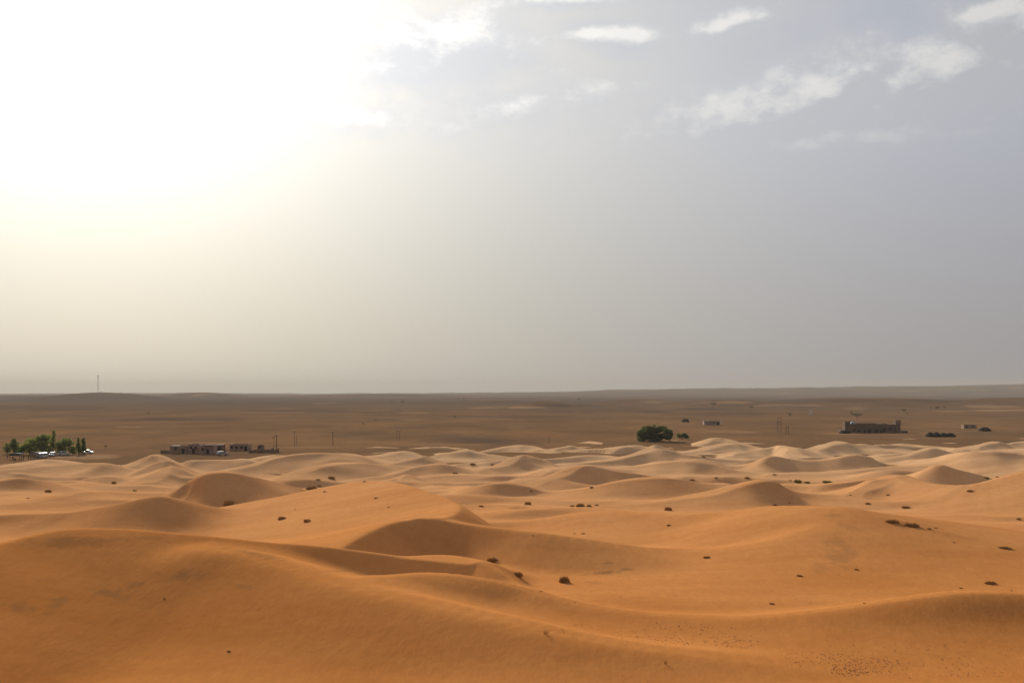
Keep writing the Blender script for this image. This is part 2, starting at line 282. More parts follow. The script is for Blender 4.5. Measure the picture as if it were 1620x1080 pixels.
def dune_height(X, Y):
    shp = X.shape; X = X.ravel().astype(np.float64); Y = Y.ravel().astype(np.float64)
    Z = base2(X, Y) + 0.55 * fbm(X / 46, Y / 38, 3) * sstep(Y, 45, 110)
    # small linked dunes between the large ones: steep towards us, gentle windward backs
    def saw(ph, st=0.26):
        t = ph - np.floor(ph)
        up = t / st; dn = (1 - t) / (1 - st)
        return np.where(t < st, up * up * (3 - 2 * up), dn * dn * (1.6 - 0.6 * dn))
    w = sstep(Y, 190, 290); w1 = sstep(Y, 95, 150)
    wob = fbm(X / 38, Y / 62, 3) * 22
    m1 = np.clip(0.55 + 1.5 * fbm(X / 42 + 3.3, Y / 34 + 1.2, 2), 0, 1.5)
    m2 = np.clip(0.5 + 1.5 * fbm(X / 26 - 7.3, Y / 22 + 4.2, 2), 0, 1.5)
    d1 = saw((X * 0.34 + Y + wob) / 38) * m1; d2 = saw((X * -0.22 + Y + wob * 0.7) / 23 + .37) * m2
    Z = Z + (w * (2.1 * d1 + 0.9 * d2) + w1 * (1 - w) * (0.9 * d1 + 0.4 * d2)) - w * 0.8
    # sinuous crests
    wp = 0.011 * np.minimum(Y, 420) * sstep(Y, 95, 150)
    WX = wp * fbm(X / 19 + 2.2, Y / 24, 2); WY = wp * 1.6 * fbm(X / 17 - 4.1, Y / 26 + 3, 2)
    bw = np.clip(0.65 + 1.3 * fbm(X / 21 + 11, Y / 40, 2), 0.1, 1.6)
    for pts, near, far, r, k, cv in RIDGES:
        # dense Catmull-Rom curve through the crest points
        n = len(pts); ext = np.vstack([2 * pts[0] - pts[1], pts, 2 * pts[-1] - pts[-2]])
        cur = []
        for i in range(n - 1):
            p0, p1, p2, p3 = ext[i:i + 4]
            for t in np.linspace(0, 1, 4, endpoint=False):
                cur.append(0.5 * (2 * p1 + (p2 - p0) * t + (2 * p0 - 5 * p1 + 4 * p2 - p3) * t * t + (3 * p1 - p0 - 3 * p2 + p3) * t ** 3))
        cur.append(pts[-1]); cur = np.array(cur)
        hmax = max(1.0, (cur[:, 2] - base(cur[:, 1] + 15)).max() + 2.5)
        reach = min(hmax / max(0.08, min(pts[:, 3].min(), far)) + 10, 70)
        lo = cur.min(0) - reach; hi = cur.max(0) + reach
        idx = np.nonzero((X > lo[0]) & (X < hi[0]) & (Y > lo[1]) & (Y < hi[1]))[0]
        if not len(idx): continue
        x = X[idx] + WX[idx]; y = Y[idx] + WY[idx]
        best = np.full(len(idx), 1e18); W = np.zeros(len(idx)); zc = np.zeros(len(idx)); fs = np.zeros(len(idx)); ns = np.zeros(len(idx)); fw = np.zeros(len(idx)); ds = np.zeros(len(idx))
        for a, b in zip(cur[:-1], cur[1:]):
            dx, dy = b[0] - a[0], b[1] - a[1]; l2 = dx * dx + dy * dy + 1e-9; ln = math.sqrt(l2)
            t = np.clip(((x - a[0]) * dx + (y - a[1]) * dy) / l2, 0, 1)
            qx = x - a[0] - t * dx; qy = y - a[1] - t * dy
            d2 = qx * qx + qy * qy
            np.minimum(best, d2, out=best)
            d2e = d2 + 0.01; w = ln / (d2e * d2e * d2e); di = np.sqrt(d2)
            W += w; zc += w * (a[2] + t * (b[2] - a[2])); ns += w * (a[3] + t * (b[3] - a[3])); fw += w * (a[4] + t * (b[4] - a[4])); ds += w * di
            fs += w * np.clip((dx * qy - dy * qx) / ln / np.maximum(di, 1e-6), -1, 1)      # > 0 left of travel = far side
        zc /= W; ns /= W; fw /= W; f = 0.5 + 0.5 * fs / W
        dmin = np.sqrt(best); d = dmin + (ds / W - dmin) * sstep(dmin, 0.5, 4.0)
        f = f * f * (3 - 2 * f)
        sl = ns + (fw - ns) * f
        de = np.sqrt(d * d + r * r) - r * 0.5
        dd = de - r * 0.5
        br = (0.016 * np.minimum(y, 420) * bw[idx] if cur[:, 1].mean() > 150 else 0.12) * (1 - f)      # gentle top before the slope breaks
        dd = np.sqrt(np.maximum(dd - br, 0) ** 2 + 0.02) - 0.141 + 0.04 * np.minimum(dd, br)
        hh = np.maximum(zc - base2(x, y), 0.3) * 1.15 + 0.25
        tail = hh * (1 - np.exp(-sl * dd / hh))
        zr = zc - ((1 - cv) * np.minimum(sl * dd, hh * 1.6) + cv * tail) - np.maximum(sl * dd - hh * 1.6, 0) * 0.6
        Z[idx] = smax(Z[idx], zr, k)
    return Z.reshape(shp)

# ------------------------------------------------------------------ mesh from grid
def grid_mesh(name, X, Y, Z):
    nr, nc = X.shape
    me = bpy.data.meshes.new(name)
    co = np.stack([X, Y, Z], -1).reshape(-1, 3).astype(np.float32)
    i = np.arange(nr * nc).reshape(nr, nc)
    q = np.stack([i[:-1, :-1], i[:-1, 1:], i[1:, 1:], i[1:, :-1]], -1).reshape(-1, 4).astype(np.int32)
    me.vertices.add(len(co)); me.vertices.foreach_set('co', co.ravel())
    me.loops.add(q.size); me.loops.foreach_set('vertex_index', q.ravel())
    me.polygons.add(len(q)); me.polygons.foreach_set('loop_start', np.arange(0, q.size, 4, dtype=np.int32)); me.polygons.foreach_set('loop_total', np.full(len(q), 4, np.int32))
    me.update(calc_edges=True); me.validate()
    me.polygons.foreach_set('use_smooth', np.ones(len(q), bool))
    return me
def link(name, me, mat=None, parent=None, **props):
    o = bpy.data.objects.new(name, me); C.objects.link(o)
    if mat is not None and me is not None and not me.materials: me.materials.append(mat)
    if parent is not None: o.parent = parent
    for k, v in props.items(): o[k] = v
    return o

# ------------------------------------------------------------------ materials
def new_mat(name, col, rough=0.9, spec=0.2):
    m = bpy.data.materials.new(name); m.use_nodes = True
    b = m.node_tree.nodes['Principled BSDF']
    b.inputs['Base Color'].default_value = (*col, 1); b.inputs['Roughness'].default_value = rough
    b.inputs['Specular IOR Level'].default_value = spec
    return m
def varied(name, col, col2, scale=1.0, rough=0.9, spec=0.2, detail=4, stretch=(1, 1, 1), bump=0.0, coord='Object'):
    m = new_mat(name, col, rough, spec); nt = m.node_tree; N = nt.nodes; L = nt.links
    tc = N.new('ShaderNodeTexCoord'); mp = N.new('ShaderNodeMapping'); L.new(tc.outputs[coord], mp.inputs[0]); mp.inputs['Scale'].default_value = stretch
    n = N.new('ShaderNodeTexNoise'); L.new(mp.outputs[0], n.inputs['Vector']); n.inputs['Scale'].default_value = scale; n.inputs['Detail'].default_value = detail
    r = N.new('ShaderNodeMapRange'); L.new(n.outputs[0], r.inputs[0]); r.inputs[1].default_value = .32; r.inputs[2].default_value = .68
    mx = N.new('ShaderNodeMix'); mx.data_type = 'RGBA'; L.new(r.outputs[0], mx.inputs[0]); mx.inputs[6].default_value = (*col, 1); mx.inputs[7].default_value = (*col2, 1)
    b = N['Principled BSDF']; L.new(mx.outputs[2], b.inputs['Base Color'])
    if bump:
        bp = N.new('ShaderNodeBump'); bp.inputs['Strength'].default_value = 1.0; bp.inputs['Distance'].default_value = bump
        L.new(n.outputs[0], bp.inputs['Height']); L.new(bp.outputs[0], b.inputs['Normal'])
    return m

def sand_material():
    m = new_mat('dune_sand', (.5, .24, .08), 1.0, 0.0); nt = m.node_tree; N = nt.nodes; L = nt.links
    b = N['Principled BSDF']
    tc = N.new('ShaderNodeTexCoord')
    def noise(scale, detail, stretch=(1, 1, 1), rough=.5):
        mp = N.new('ShaderNodeMapping'); L.new(tc.outputs['Object'], mp.inputs[0]); mp.inputs['Scale'].default_value = stretch
        n = N.new('ShaderNodeTexNoise'); L.new(mp.outputs[0], n.inputs['Vector']); n.inputs['Scale'].default_value = scale; n.inputs['Detail'].default_value = detail; n.inputs['Roughness'].default_value = rough
        return n.outputs[0]
    def mix(f, a, c):
        n = N.new('ShaderNodeMix'); n.data_type = 'RGBA'
        for s, v in ((n.inputs[0], f), (n.inputs[6], a), (n.inputs[7], c)):
            if isinstance(v, (int, float)): s.default_value = v
            elif isinstance(v, tuple): s.default_value = (*v, 1)
            else: L.new(v, s)
        return n.outputs[2]
    def rng_(x, a, c):
        n = N.new('ShaderNodeMapRange'); L.new(x, n.inputs[0]); n.inputs[1].default_value = a; n.inputs[2].default_value = c
        return n.outputs[0]
    big = rng_(noise(0.035, 5), .35, .65); fine = rng_(noise(1.3, 6, (1, .5, 1), .65), .3, .7)
    c = mix(big, SAND_A, SAND_B)
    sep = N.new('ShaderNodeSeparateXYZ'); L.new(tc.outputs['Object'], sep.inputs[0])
    c = mix(rng_(sep.outputs[1], 60, 380), c, SAND_FAR_HAZE)         # haze and glare over the far sand, painted in as a paler colour
    dk = N.new('ShaderNodeMix'); dk.data_type = 'RGBA'; dk.blend_type = 'MULTIPLY'; L.new(c, dk.inputs[6]); dk.inputs[7].default_value = (.90, .88, .86, 1); L.new(fine, dk.inputs[0])
    c = dk.outputs[2]
    st = rng_(noise(.16, 5, (.35, 1.1, 1), .6), .34, .66)
    dk = N.new('ShaderNodeMix'); dk.data_type = 'RGBA'; dk.blend_type = 'MULTIPLY'; L.new(c, dk.inputs[6]); dk.inputs[7].default_value = (.88, .84, .80, 1); L.new(st, dk.inputs[0]); c = dk.outputs[2]
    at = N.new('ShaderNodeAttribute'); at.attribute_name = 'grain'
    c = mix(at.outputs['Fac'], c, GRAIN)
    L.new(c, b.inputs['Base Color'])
    b.inputs['Diffuse Roughness'].default_value = 0.0
    # soft mottling
    b2 = N.new('ShaderNodeBump'); b2.inputs['Distance'].default_value = 0.10; b2.inputs['Strength'].default_value = 0.5; L.new(noise(.45, 5, (1, .6, 1)), b2.inputs['Height'])
    b3 = N.new('ShaderNodeBump'); b3.inputs['Distance'].default_value = 0.05; b3.inputs['Strength'].default_value = 0.6; L.new(noise(3.2, 4, (1, .45, 1), .6), b3.inputs['Height']); L.new(b2.outputs[0], b3.inputs['Normal'])
    L.new(b3.outputs[0], b.inputs['Normal'])
    return m
SAND_FAR_HAZE = (.74, .455, .245); SAND_A = (.69, .280, .080); SAND_B = (.63, .242, .062); GRAIN = (.30, .150, .058)

# ------------------------------------------------------------------ dunes
def build_dunes():
    u = np.linspace(-0.70, 0.70, 960)
    yy = np.concatenate([np.linspace(-12, 28, 24, endpoint=False), np.exp(np.linspace(math.log(28), math.log(680), 1080))])
    U, Yg = np.meshgrid(u, yy)
    X = U * (Yg + 14)
    Z = dune_height(X, Yg)
    me = grid_mesh('dunes', X, Yg, Z)
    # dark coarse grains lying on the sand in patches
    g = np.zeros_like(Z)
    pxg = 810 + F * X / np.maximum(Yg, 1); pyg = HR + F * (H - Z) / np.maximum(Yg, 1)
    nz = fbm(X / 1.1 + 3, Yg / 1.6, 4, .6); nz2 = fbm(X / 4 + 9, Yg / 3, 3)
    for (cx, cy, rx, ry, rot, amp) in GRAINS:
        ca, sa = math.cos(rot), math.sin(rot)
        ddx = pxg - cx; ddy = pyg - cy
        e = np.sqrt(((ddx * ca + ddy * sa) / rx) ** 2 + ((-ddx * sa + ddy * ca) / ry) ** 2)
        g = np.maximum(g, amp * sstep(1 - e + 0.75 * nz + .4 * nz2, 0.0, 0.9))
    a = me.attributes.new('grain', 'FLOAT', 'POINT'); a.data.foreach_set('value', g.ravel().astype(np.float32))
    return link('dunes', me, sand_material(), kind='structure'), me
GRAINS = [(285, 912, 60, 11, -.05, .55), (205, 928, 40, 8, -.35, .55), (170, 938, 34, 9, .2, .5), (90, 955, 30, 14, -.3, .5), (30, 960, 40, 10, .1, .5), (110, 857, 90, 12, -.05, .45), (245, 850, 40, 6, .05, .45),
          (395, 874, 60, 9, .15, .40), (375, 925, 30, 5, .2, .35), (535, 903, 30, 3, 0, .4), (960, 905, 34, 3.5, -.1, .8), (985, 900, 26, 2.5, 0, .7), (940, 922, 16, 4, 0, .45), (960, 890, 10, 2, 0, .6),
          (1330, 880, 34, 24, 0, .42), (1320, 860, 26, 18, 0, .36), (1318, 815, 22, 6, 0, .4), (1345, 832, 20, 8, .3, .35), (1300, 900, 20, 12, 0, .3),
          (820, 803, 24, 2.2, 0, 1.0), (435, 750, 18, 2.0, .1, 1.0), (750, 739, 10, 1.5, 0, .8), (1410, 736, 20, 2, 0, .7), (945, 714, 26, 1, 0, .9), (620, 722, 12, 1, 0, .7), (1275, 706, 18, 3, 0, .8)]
dunes, dunes_me = build_dunes()

# ------------------------------------------------------------------ gravel plain and far hills
def plain_height(X, Y):
    Z = np.zeros_like(X)
    far = sstep(Y, 700, 3500)
    Z += fbm(X / 260, Y / 260, 4) * (0.5 + 3.0 * far) + fbm(X / 900 + 4, Y / 1100, 3) * 7 * far
    Z += fbm(X / 70, Y / 70, 3) * 0.5
    def hill(px, D, top_row, wx, wy):
        x0 = (px - 810) / F * D; z0 = H - (top_row - HR) / F * D
        return z0 * np.exp(-((X - x0) / (wx / F * D)) ** 2 - ((Y - D) / wy) ** 2)
    hills = [(860, 1650, 634.5, 60, 110), (800, 2300, 633, 50, 120), (1010, 2100, 632, 90, 160), (1150, 1900, 632, 130, 160), (1400, 1800, 629.5, 200, 170), (1600, 1700, 629, 140, 150), (1330, 2400, 629, 120, 200),
             (160, 3300, 620.5, 90, 300), (320, 4600, 620.5, 60, 400), (30, 4200, 625, 120, 500), (600, 5200, 623, 150, 600)]
    for h in hills: Z = smax(Z, hill(*h), 3.0)
    # long table land to the right
    px = 810 + F * X / Y
    top = np.interp(px, [-400, 0, 300, 480, 560, 700, 800, 900, 960, 1050, 1150, 1260, 1400, 1500, 1620, 2200], [625, 624, 622, 624, 623, 622.5, 621.5, 620, 617, 615.5, 614.5, 613, 611.5, 610, 608, 604])
    D0 = 9000.0
    zt = (H - (top - HR) / F * D0) + 9.0 * fbm(X / 420, Y / 700, 5, .6)
    Z = Z + (np.maximum(zt, -10) - Z) * sstep(Y, 5600, D0) * 1.0
    return Z
def plain_material():
    m = new_mat('gravel_plain', (.2, .14, .09), 1.0, 0.0); nt = m.node_tree; N = nt.nodes; L = nt.links
    b = N['Principled BSDF']; tc = N.new('ShaderNodeTexCoord')
    def noise(scale, detail, stretch=(1, 1, 1), rough=.5, off=(0, 0, 0)):
        mp = N.new('ShaderNodeMapping'); L.new(tc.outputs['Object'], mp.inputs[0]); mp.inputs['Scale'].default_value = stretch; mp.inputs['Location'].default_value = off
        n = N.new('ShaderNodeTexNoise'); L.new(mp.outputs[0], n.inputs['Vector']); n.inputs['Scale'].default_value = scale; n.inputs['Detail'].default_value = detail; n.inputs['Roughness'].default_value = rough
        return n.outputs[0]
    def mix(f, a, c):
        n = N.new('ShaderNodeMix'); n.data_type = 'RGBA'
        for s, v in ((n.inputs[0], f), (n.inputs[6], a), (n.inputs[7], c)):
            if isinstance(v, (int, float)): s.default_value = v
            elif isinstance(v, tuple): s.default_value = (*v, 1)
            else: L.new(v, s)
        return n.outputs[2]
    def rg(x, a, c, lo=0, hi=1):
        n = N.new('ShaderNodeMapRange'); L.new(x, n.inputs[0]); n.inputs[1].default_value = a; n.inputs[2].default_value = c; n.inputs[3].default_value = lo; n.inputs[4].default_value = hi
        return n.outputs[0]
    sep = N.new('ShaderNodeSeparateXYZ'); L.new(tc.outputs['Object'], sep.inputs[0])
    sandy = rg(sep.outputs[1], 600, 2600)                     # sand blown out from the dunes thins out with distance
    near = mix(rg(noise(.012, 6, (1, .7, 1), .6), .35, .65), (.265, .142, .066), (.165, .092, .047))
    farc = mix(rg(noise(.0028, 6, (1, .6, 1), .6), .35, .65), (.145, .088, .055), (.082, .058, .045))
    c = mix(sandy, near, farc)
    c = mix(rg(noise(.004, 7, (1, .35, 1), .62, (40, 90, 0)), .60, .70, 0, .75), c, (.36, .22, .11))     # drifts of pale sand
    c = mix(rg(noise(.006, 7, (1, .4, 1), .62, (400, 9, 0)), .57, .68, 0, .7), c, (.085, .066, .052))   # dark desert pavement
    c = mix(rg(noise(.12, 5, (1, 1, 1), .7), .50, .72, 0, .45), c, (.09, .065, .045))
    at = N.new('ShaderNodeAttribute'); at.attribute_name = 'sand'
    c = mix(rg(at.outputs['Fac'], 0, 1), c, (.34, .20, .105)); c = mix(rg(at.outputs['Fac'], 0, -1), c, (.085, .060, .046))
    L.new(c, b.inputs['Base Color'])
    bp = N.new('ShaderNodeBump'); bp.inputs['Distance'].default_value = 1.0; bp.inputs['Strength'].default_value = .5; L.new(noise(.08, 6), bp.inputs['Height']); L.new(bp.outputs[0], b.inputs['Normal'])
    return m
PLAIN_SAND = [(830, 644, 60, 2.2, .8), (770, 645, 40, 1.5, .7), (1150, 636, 80, 3.0, .55), (1240, 641, 60, 2.5, .5), (1570, 643, 60, 3.5, .6), (1590, 649, 70, 1.5, .8), (1500, 650, 40, 1.6, .6), (1360, 645, 30, 4, .4), (650, 664, 30, 1.0, .7), (655, 653, 25, 1.2, .5),
    (200, 675, 40, 1.5, .6), (60, 665, 60, 1.0, .4), (1330, 686, 60, 1.6, .7), (1500, 684, 50, 1.6, .6), (440, 652, 90, 1.2, .45), (330, 700, 120, 2.5, .5), (140, 722, 70, 5, .8), (470, 707, 90, 3, .5), (700, 703, 120, 2, .5), (1150, 683, 90, 2.5, .4),
    (880, 641, 70, 3.5, -.8), (960, 650, 120, 4, -.5), (1110, 647, 90, 3, -.7), (1330, 634, 120, 3, -.6), (1480, 634, 140, 3, -.6), (500, 650, 160, 3, -.5), (250, 662, 200, 4, -.5), (640, 676, 60, 2, -.5), (1400, 690, 90, 2.5, -.4), (1170, 655, 120, 3, -.5), (60, 645, 160, 7, -.5), (400, 634, 260, 5, -.5), (820, 660, 140, 3, -.45)]
def build_plain():
    u = np.linspace(-0.8, 0.8, 620)
    yy = np.exp(np.linspace(math.log(300), math.log(11500), 620))
    U, Yg = np.meshgrid(u, yy); X = U * (Yg + 60)
    Z = plain_height(X, Yg)
    me = grid_mesh('desert_plain', X, Yg, Z)
    pxg = 810 + F * X / Yg; pyg = HR + F * (H - Z) / Yg
    nz = fbm(X / 90 + 3, Yg / 220, 4, .6); g = np.zeros_like(Z)
    for (cx, cy, rx, ry, amp) in PLAIN_SAND:
        e = np.sqrt(((pxg - cx) / rx) ** 2 + ((pyg - cy) / ry) ** 2)
        v = abs(amp) * sstep(1 - e + 0.9 * nz, 0.05, 0.7)
        g = np.where(np.abs(g) > v, g, np.sign(amp) * v)
    at = me.attributes.new('sand', 'FLOAT', 'POINT'); at.data.foreach_set('value', g.ravel().astype(np.float32))
    return link('desert_plain', me, plain_material(), kind='structure'), me
plain, plain_me = build_plain()

# ------------------------------------------------------------------ haze (airborne dust)
def build_haze():
    bm = bmesh.new(); bmesh.ops.create_cube(bm, size=1.0)
    me = bpy.data.meshes.new('haze'); 
    x0, x1, y0, y1, z0, z1 = -10500, 10500, -60, 12200, -30, 130
    for v in bm.verts:
        v.co = Vector(((x0 + x1) / 2 + v.co.x * (x1 - x0), (y0 + y1) / 2 + v.co.y * (y1 - y0), (z0 + z1) / 2 + v.co.z * (z1 - z0)))
    bm.to_mesh(me); bm.free()
    m = bpy.data.materials.new('dusty_air'); m.use_nodes = True; nt = m.node_tree; nt.nodes.clear()
    v = nt.nodes.new('ShaderNodeVolumePrincipled'); o = nt.nodes.new('ShaderNodeOutputMaterial')
    v.inputs['Color'].default_value = (.68, .62, .55, 1); v.inputs['Density'].default_value = 8e-5; v.inputs['Anisotropy'].default_value = 0.1
    nt.links.new(v.outputs[0], o.inputs['Volume'])
    link('haze', me, m, kind='stuff')
build_haze()

# ================================================================== OBJECTS
# ground lookup --------------------------------------------------------------
def on_plain(px, py):
    """point on the gravel plain under photograph pixel (px, py)"""
    z = 0.0
    for i in range(30):
        D = (H - z) * F / (py - HR)
        z = 0.5 * z + 0.5 * float(plain_height(np.array([[(px - 810) / F * D]]), np.array([[D]]))[0, 0])
    return Vector(((px - 810) / F * D, D, z))
def plain_z(x, y): return float(plain_height(np.array([[x]]), np.array([[y]]))[0, 0])
_dg = {}
def dune_grid():
    if not _dg:
        n = len(dunes_me.vertices); co = np.empty(n * 3, np.float32); dunes_me.vertices.foreach_get('co', co)
        nc = 960; g = co.reshape(-1, nc, 3); _dg['Y'] = g[:, 0, 1].astype(float); _dg['Z'] = g[:, :, 2].astype(float); _dg['nc'] = nc
    return _dg
def dune_z(x, y):
    g = dune_grid(); r = np.interp(y, g['Y'], np.arange(len(g['Y']))); c = (np.asarray(x) / (np.asarray(y) + 14) + 0.70) / 1.40 * (g['nc'] - 1)
    r = np.clip(r, 0, len(g['Y']) - 1.001); c = np.clip(c, 0, g['nc'] - 1.001)
    r0 = r.astype(int) if hasattr(r, 'astype') else int(r); c0 = c.astype(int) if hasattr(c, 'astype') else int(c)
    fr = r - r0; fc = c - c0; Z = g['Z']
    return (Z[r0, c0] * (1 - fc) + Z[r0, c0 + 1] * fc) * (1 - fr) + (Z[r0 + 1, c0] * (1 - fc) + Z[r0 + 1, c0 + 1] * fc) * fr
_marchY = np.exp(np.linspace(math.log(40), math.log(640), 6000))
def on_dune(px, py):
    """first point of the dunes along the sight line through (px, py)"""
    zr = H - (py - HR) / F * _marchY
    hit = np.nonzero(dune_z((px - 810) / F * _marchY, _marchY) >= zr)[0]
    i = hit[0] if len(hit) else len(_marchY) - 1
    D = float(_marchY[i]); x = (px - 810) / F * D
    return Vector((x, D, float(dune_z(np.array([x]), np.array([D]))[0])))

# mesh builder ---------------------------------------------------------------
class MB:
    def __init__(s): s.v = []; s.f = []
    def box(s, x0, x1, y0, y1, z0, z1, taper=0.0):
        i = len(s.v); t = taper
        s.v += [(x0, y0, z0), (x1, y0, z0), (x1, y1, z0), (x0, y1, z0), (x0 + t, y0 + t, z1), (x1 - t, y0 + t, z1), (x1 - t, y1 - t, z1), (x0 + t, y1 - t, z1)]
        s.f += [tuple(i + k for k in q) for q in ((3, 2, 1, 0), (4, 5, 6, 7), (0, 1, 5, 4), (1, 2, 6, 5), (2, 3, 7, 6), (3, 0, 4, 7))]
        return s
    def tube(s, pts, rad, n=6, cap=True):
        pts = [Vector(p) for p in pts]; rs = rad if isinstance(rad, (list, tuple)) else [rad] * len(pts)
        i0 = len(s.v)
        for k, p in enumerate(pts):
            t = (pts[min(k + 1, len(pts) - 1)] - pts[max(k - 1, 0)]).normalized()
            a = t.orthogonal().normalized(); b = t.cross(a)
            for j in range(n):
                an = 2 * math.pi * j / n
                q = p + (a * math.cos(an) + b * math.sin(an)) * rs[k]; s.v.append(tuple(q))
        for k in range(len(pts) - 1):
            for j in range(n):
                a0 = i0 + k * n + j; a1 = i0 + k * n + (j + 1) % n
                s.f.append((a0, a1, a1 + n, a0 + n))
        if cap:
            s.f.append(tuple(i0 + j for j in range(n))[::-1]); s.f.append(tuple(i0 + (len(pts) - 1) * n + j for j in range(n)))
        return s
    def prism(s, prof, y0, y1, inset=0.0):
        """profile in (x, z), extruded along y"""
        i = len(s.v); n = len(prof)
        s.v += [(x, y0, z) for x, z in prof] + [(x, y1, z) for x, z in prof]
        s.f.append(tuple(i + k for k in range(n))); s.f.append(tuple(i + n + k for k in range(n))[::-1])
        for k in range(n): s.f.append((i + k, i + n + k, i + n + (k + 1) % n, i + (k + 1) % n))
        return s
    def quad(s, c, a, b):
        i = len(s.v); c = Vector(c); a = Vector(a); b = Vector(b)
        s.v += [tuple(c - a - b), tuple(c + a - b), tuple(c + a + b), tuple(c - a + b)]; s.f.append((i, i + 1, i + 2, i + 3)); return s
    def mesh(s, name, mat, smooth=False):
        me = bpy.data.meshes.new(name); me.from_pydata(s.v, [], s.f); me.update()
        bm = bmesh.new(); bm.from_mesh(me); bmesh.ops.recalc_face_normals(bm, faces=bm.faces); bm.to_mesh(me); bm.free()
        if smooth: me.polygons.foreach_set('use_smooth', np.ones(len(me.polygons), bool))
        me.materials.append(mat); return me
    def build(s, name, mat, parent=None, smooth=False):
        return link(name, s.mesh(name, mat, smooth), None, parent)
def thing(name, loc, rz, label, cat, group=None, scale=1.0):
    o = bpy.data.objects.new(name, None); C.objects.link(o); o.location = loc; o.rotation_euler = (0, 0, rz); o.scale = (scale,) * 3
    o.empty_display_size = 0.5
    o['label'] = label; o['category'] = cat
    if group: o['group'] = group
    return o
R = random.Random(11)

# materials ------------------------------------------------------------------
MUD = varied('mud_brick', (.27, .165, .105), (.36, .23, .15), .8)
MUD_DARK = varied('old_mud_brick', (.18, .11, .07), (.25, .16, .105), .8)
MUD_PINK = varied('pink_plaster', (.31, .19, .145), (.40, .25, .195), .6)
KASBAH = varied('kasbah_plaster', (.135, .088, .052), (.19, .125, .076), .35)
KASBAH_PINK = varied('kasbah_pink_plaster', (.16, .095, .072), (.21, .13, .10), .35)
PALE = varied('pale_roofing', (.42, .40, .36), (.55, .52, .48), 1.5)
BLUEGREY = varied('blue_grey_sheet', (.30, .36, .40), (.40, .46, .50), 1.2)
DARK_OPEN = new_mat('dark_interior', (.035, .025, .02), .9)
WOOD = varied('weathered_wood', (.09, .065, .045), (.14, .10, .07), 3.0)
STEEL = varied('galvanised_steel', (.28, .27, .26), (.40, .39, .38), 2.0, .6, .4)
WHITEPOST = varied('whitewashed_post', (.60, .57, .52), (.70, .68, .63), 2.0)
TENT = varied('black_tent_cloth', (.014, .012, .011), (.030, .024, .020), 1.5, 1.0, .05)
TENT_BLUE = varied('dark_blue_canopy', (.020, .026, .040), (.04, .046, .062), 1.5, .9, .1)
TENT_GREY = varied('grey_canopy', (.16, .14, .14), (.23, .20, .20), 1.5, .9, .1)
WHITE_CAR = new_mat('white_car_paint', (.50, .50, .48), .35, .5)
GREY_CAR = new_mat('silver_grey_car_paint', (.36, .35, .34), .35, .5)
DARK_CAR = new_mat('dark_car_paint', (.05, .022, .020), .35, .5)
GLASS = new_mat('car_glass', (.03, .035, .04), .15, .6)
RUBBER = new_mat('tyre_rubber', (.02, .02, .02), .9)
LAMP = new_mat('headlight_glass', (.7, .7, .68), .2, .6)
BARK = varied('bark', (.07, .045, .03), (.12, .085, .055), 4.0)
def leaf_mat(name, c1, c2):
    m = varied(name, c1, c2, .9, .75, .25)
    b = m.node_tree.nodes['Principled BSDF']
    b.inputs['Subsurface Weight'].default_value = 0.0
    nt = m.node_tree; tr = nt.nodes.new('ShaderNodeBsdfTranslucent'); mx = nt.nodes.new('ShaderNodeMixShader'); out = nt.nodes['Material Output']
    tr.inputs[0].default_value = (c2[0] * 1.6, c2[1] * 1.7, c2[2] * 1.0, 1); mx.inputs[0].default_value = .35
    nt.links.new(b.outputs[0], mx.inputs[1]); nt.links.new(tr.outputs[0], mx.inputs[2]); nt.links.new(mx.outputs[0], out.inputs['Surface'])
    return m
LEAF_DARK = leaf_mat('dark_leaf', (.045, .075, .018), (.080, .115, .028))
LEAF_MID = leaf_mat('mid_leaf', (.100, .125, .036), (.155, .175, .055))
LEAF_PALE = leaf_mat('pale_leaf', (.14, .165, .042), (.20, .22, .065))
LEAF_OLIVE = leaf_mat('olive_leaf', (.11, .12, .035), (.16, .165, .055))
LEAF_TAMARISK = leaf_mat('tamarisk_leaf', (.034, .046, .012), (.072, .085, .022))
LEAF_BUSH = leaf_mat('bush_leaf', (.040, .075, .018), (.070, .115, .026))
LEAF_ACACIA = leaf_mat('acacia_leaf', (.035, .040, .018), (.060, .062, .028))
DRY = varied('dry_grass', (.34, .18, .06), (.50, .29, .11), 5.0)
DRY_GREEN = varied('greenish_grass', (.20, .185, .05), (.28, .24, .075), 5.0)
STRAW = varied('straw_grass', (.20, .12, .045), (.28, .18, .07), 5.0)

# trees ----------------------------------------------------------------------
def leaf_cloud(blobs, n, size, rnd, shell=0.55):
    """leaf clumps spread through ellipsoids (cx, cy, cz, rx, ry, rz)"""
    mb = MB(); vols = [b[3] * b[4] * b[5] for b in blobs]; tot = sum(vols)
    for b, vv in zip(blobs, vols):
        for k in range(max(6, int(n * vv / tot))):
            while True:
                p = Vector((rnd.uniform(-1, 1), rnd.uniform(-1, 1), rnd.uniform(-1, 1)))
                if p.length <= 1: break
            r = p.length
            if r > 1e-4 and rnd.random() < .75: p = p / r * (shell + (1 - shell) * r ** .6)
            p = p * (1 + rnd.gauss(0, .07))
            c = Vector((b[0] + p.x * b[3], b[1] + p.y * b[4], b[2] + p.z * b[5]))
            a = Vector((rnd.gauss(0, 1), rnd.gauss(0, 1), rnd.gauss(0, 1))).normalized(); q = a.orthogonal().normalized()
            q = Matrix.Rotation(rnd.uniform(0, 6.28), 3, a) @ q; t = a.cross(q)
            sz = size * rnd.uniform(.55, 1.25)
            i = len(mb.v)
            mb.v += [tuple(c - q * sz), tuple(c + t * sz * .45), tuple(c + q * sz), tuple(c - t * sz * .45)]; mb.f.append((i, i + 1, i + 2, i + 3))
    return mb
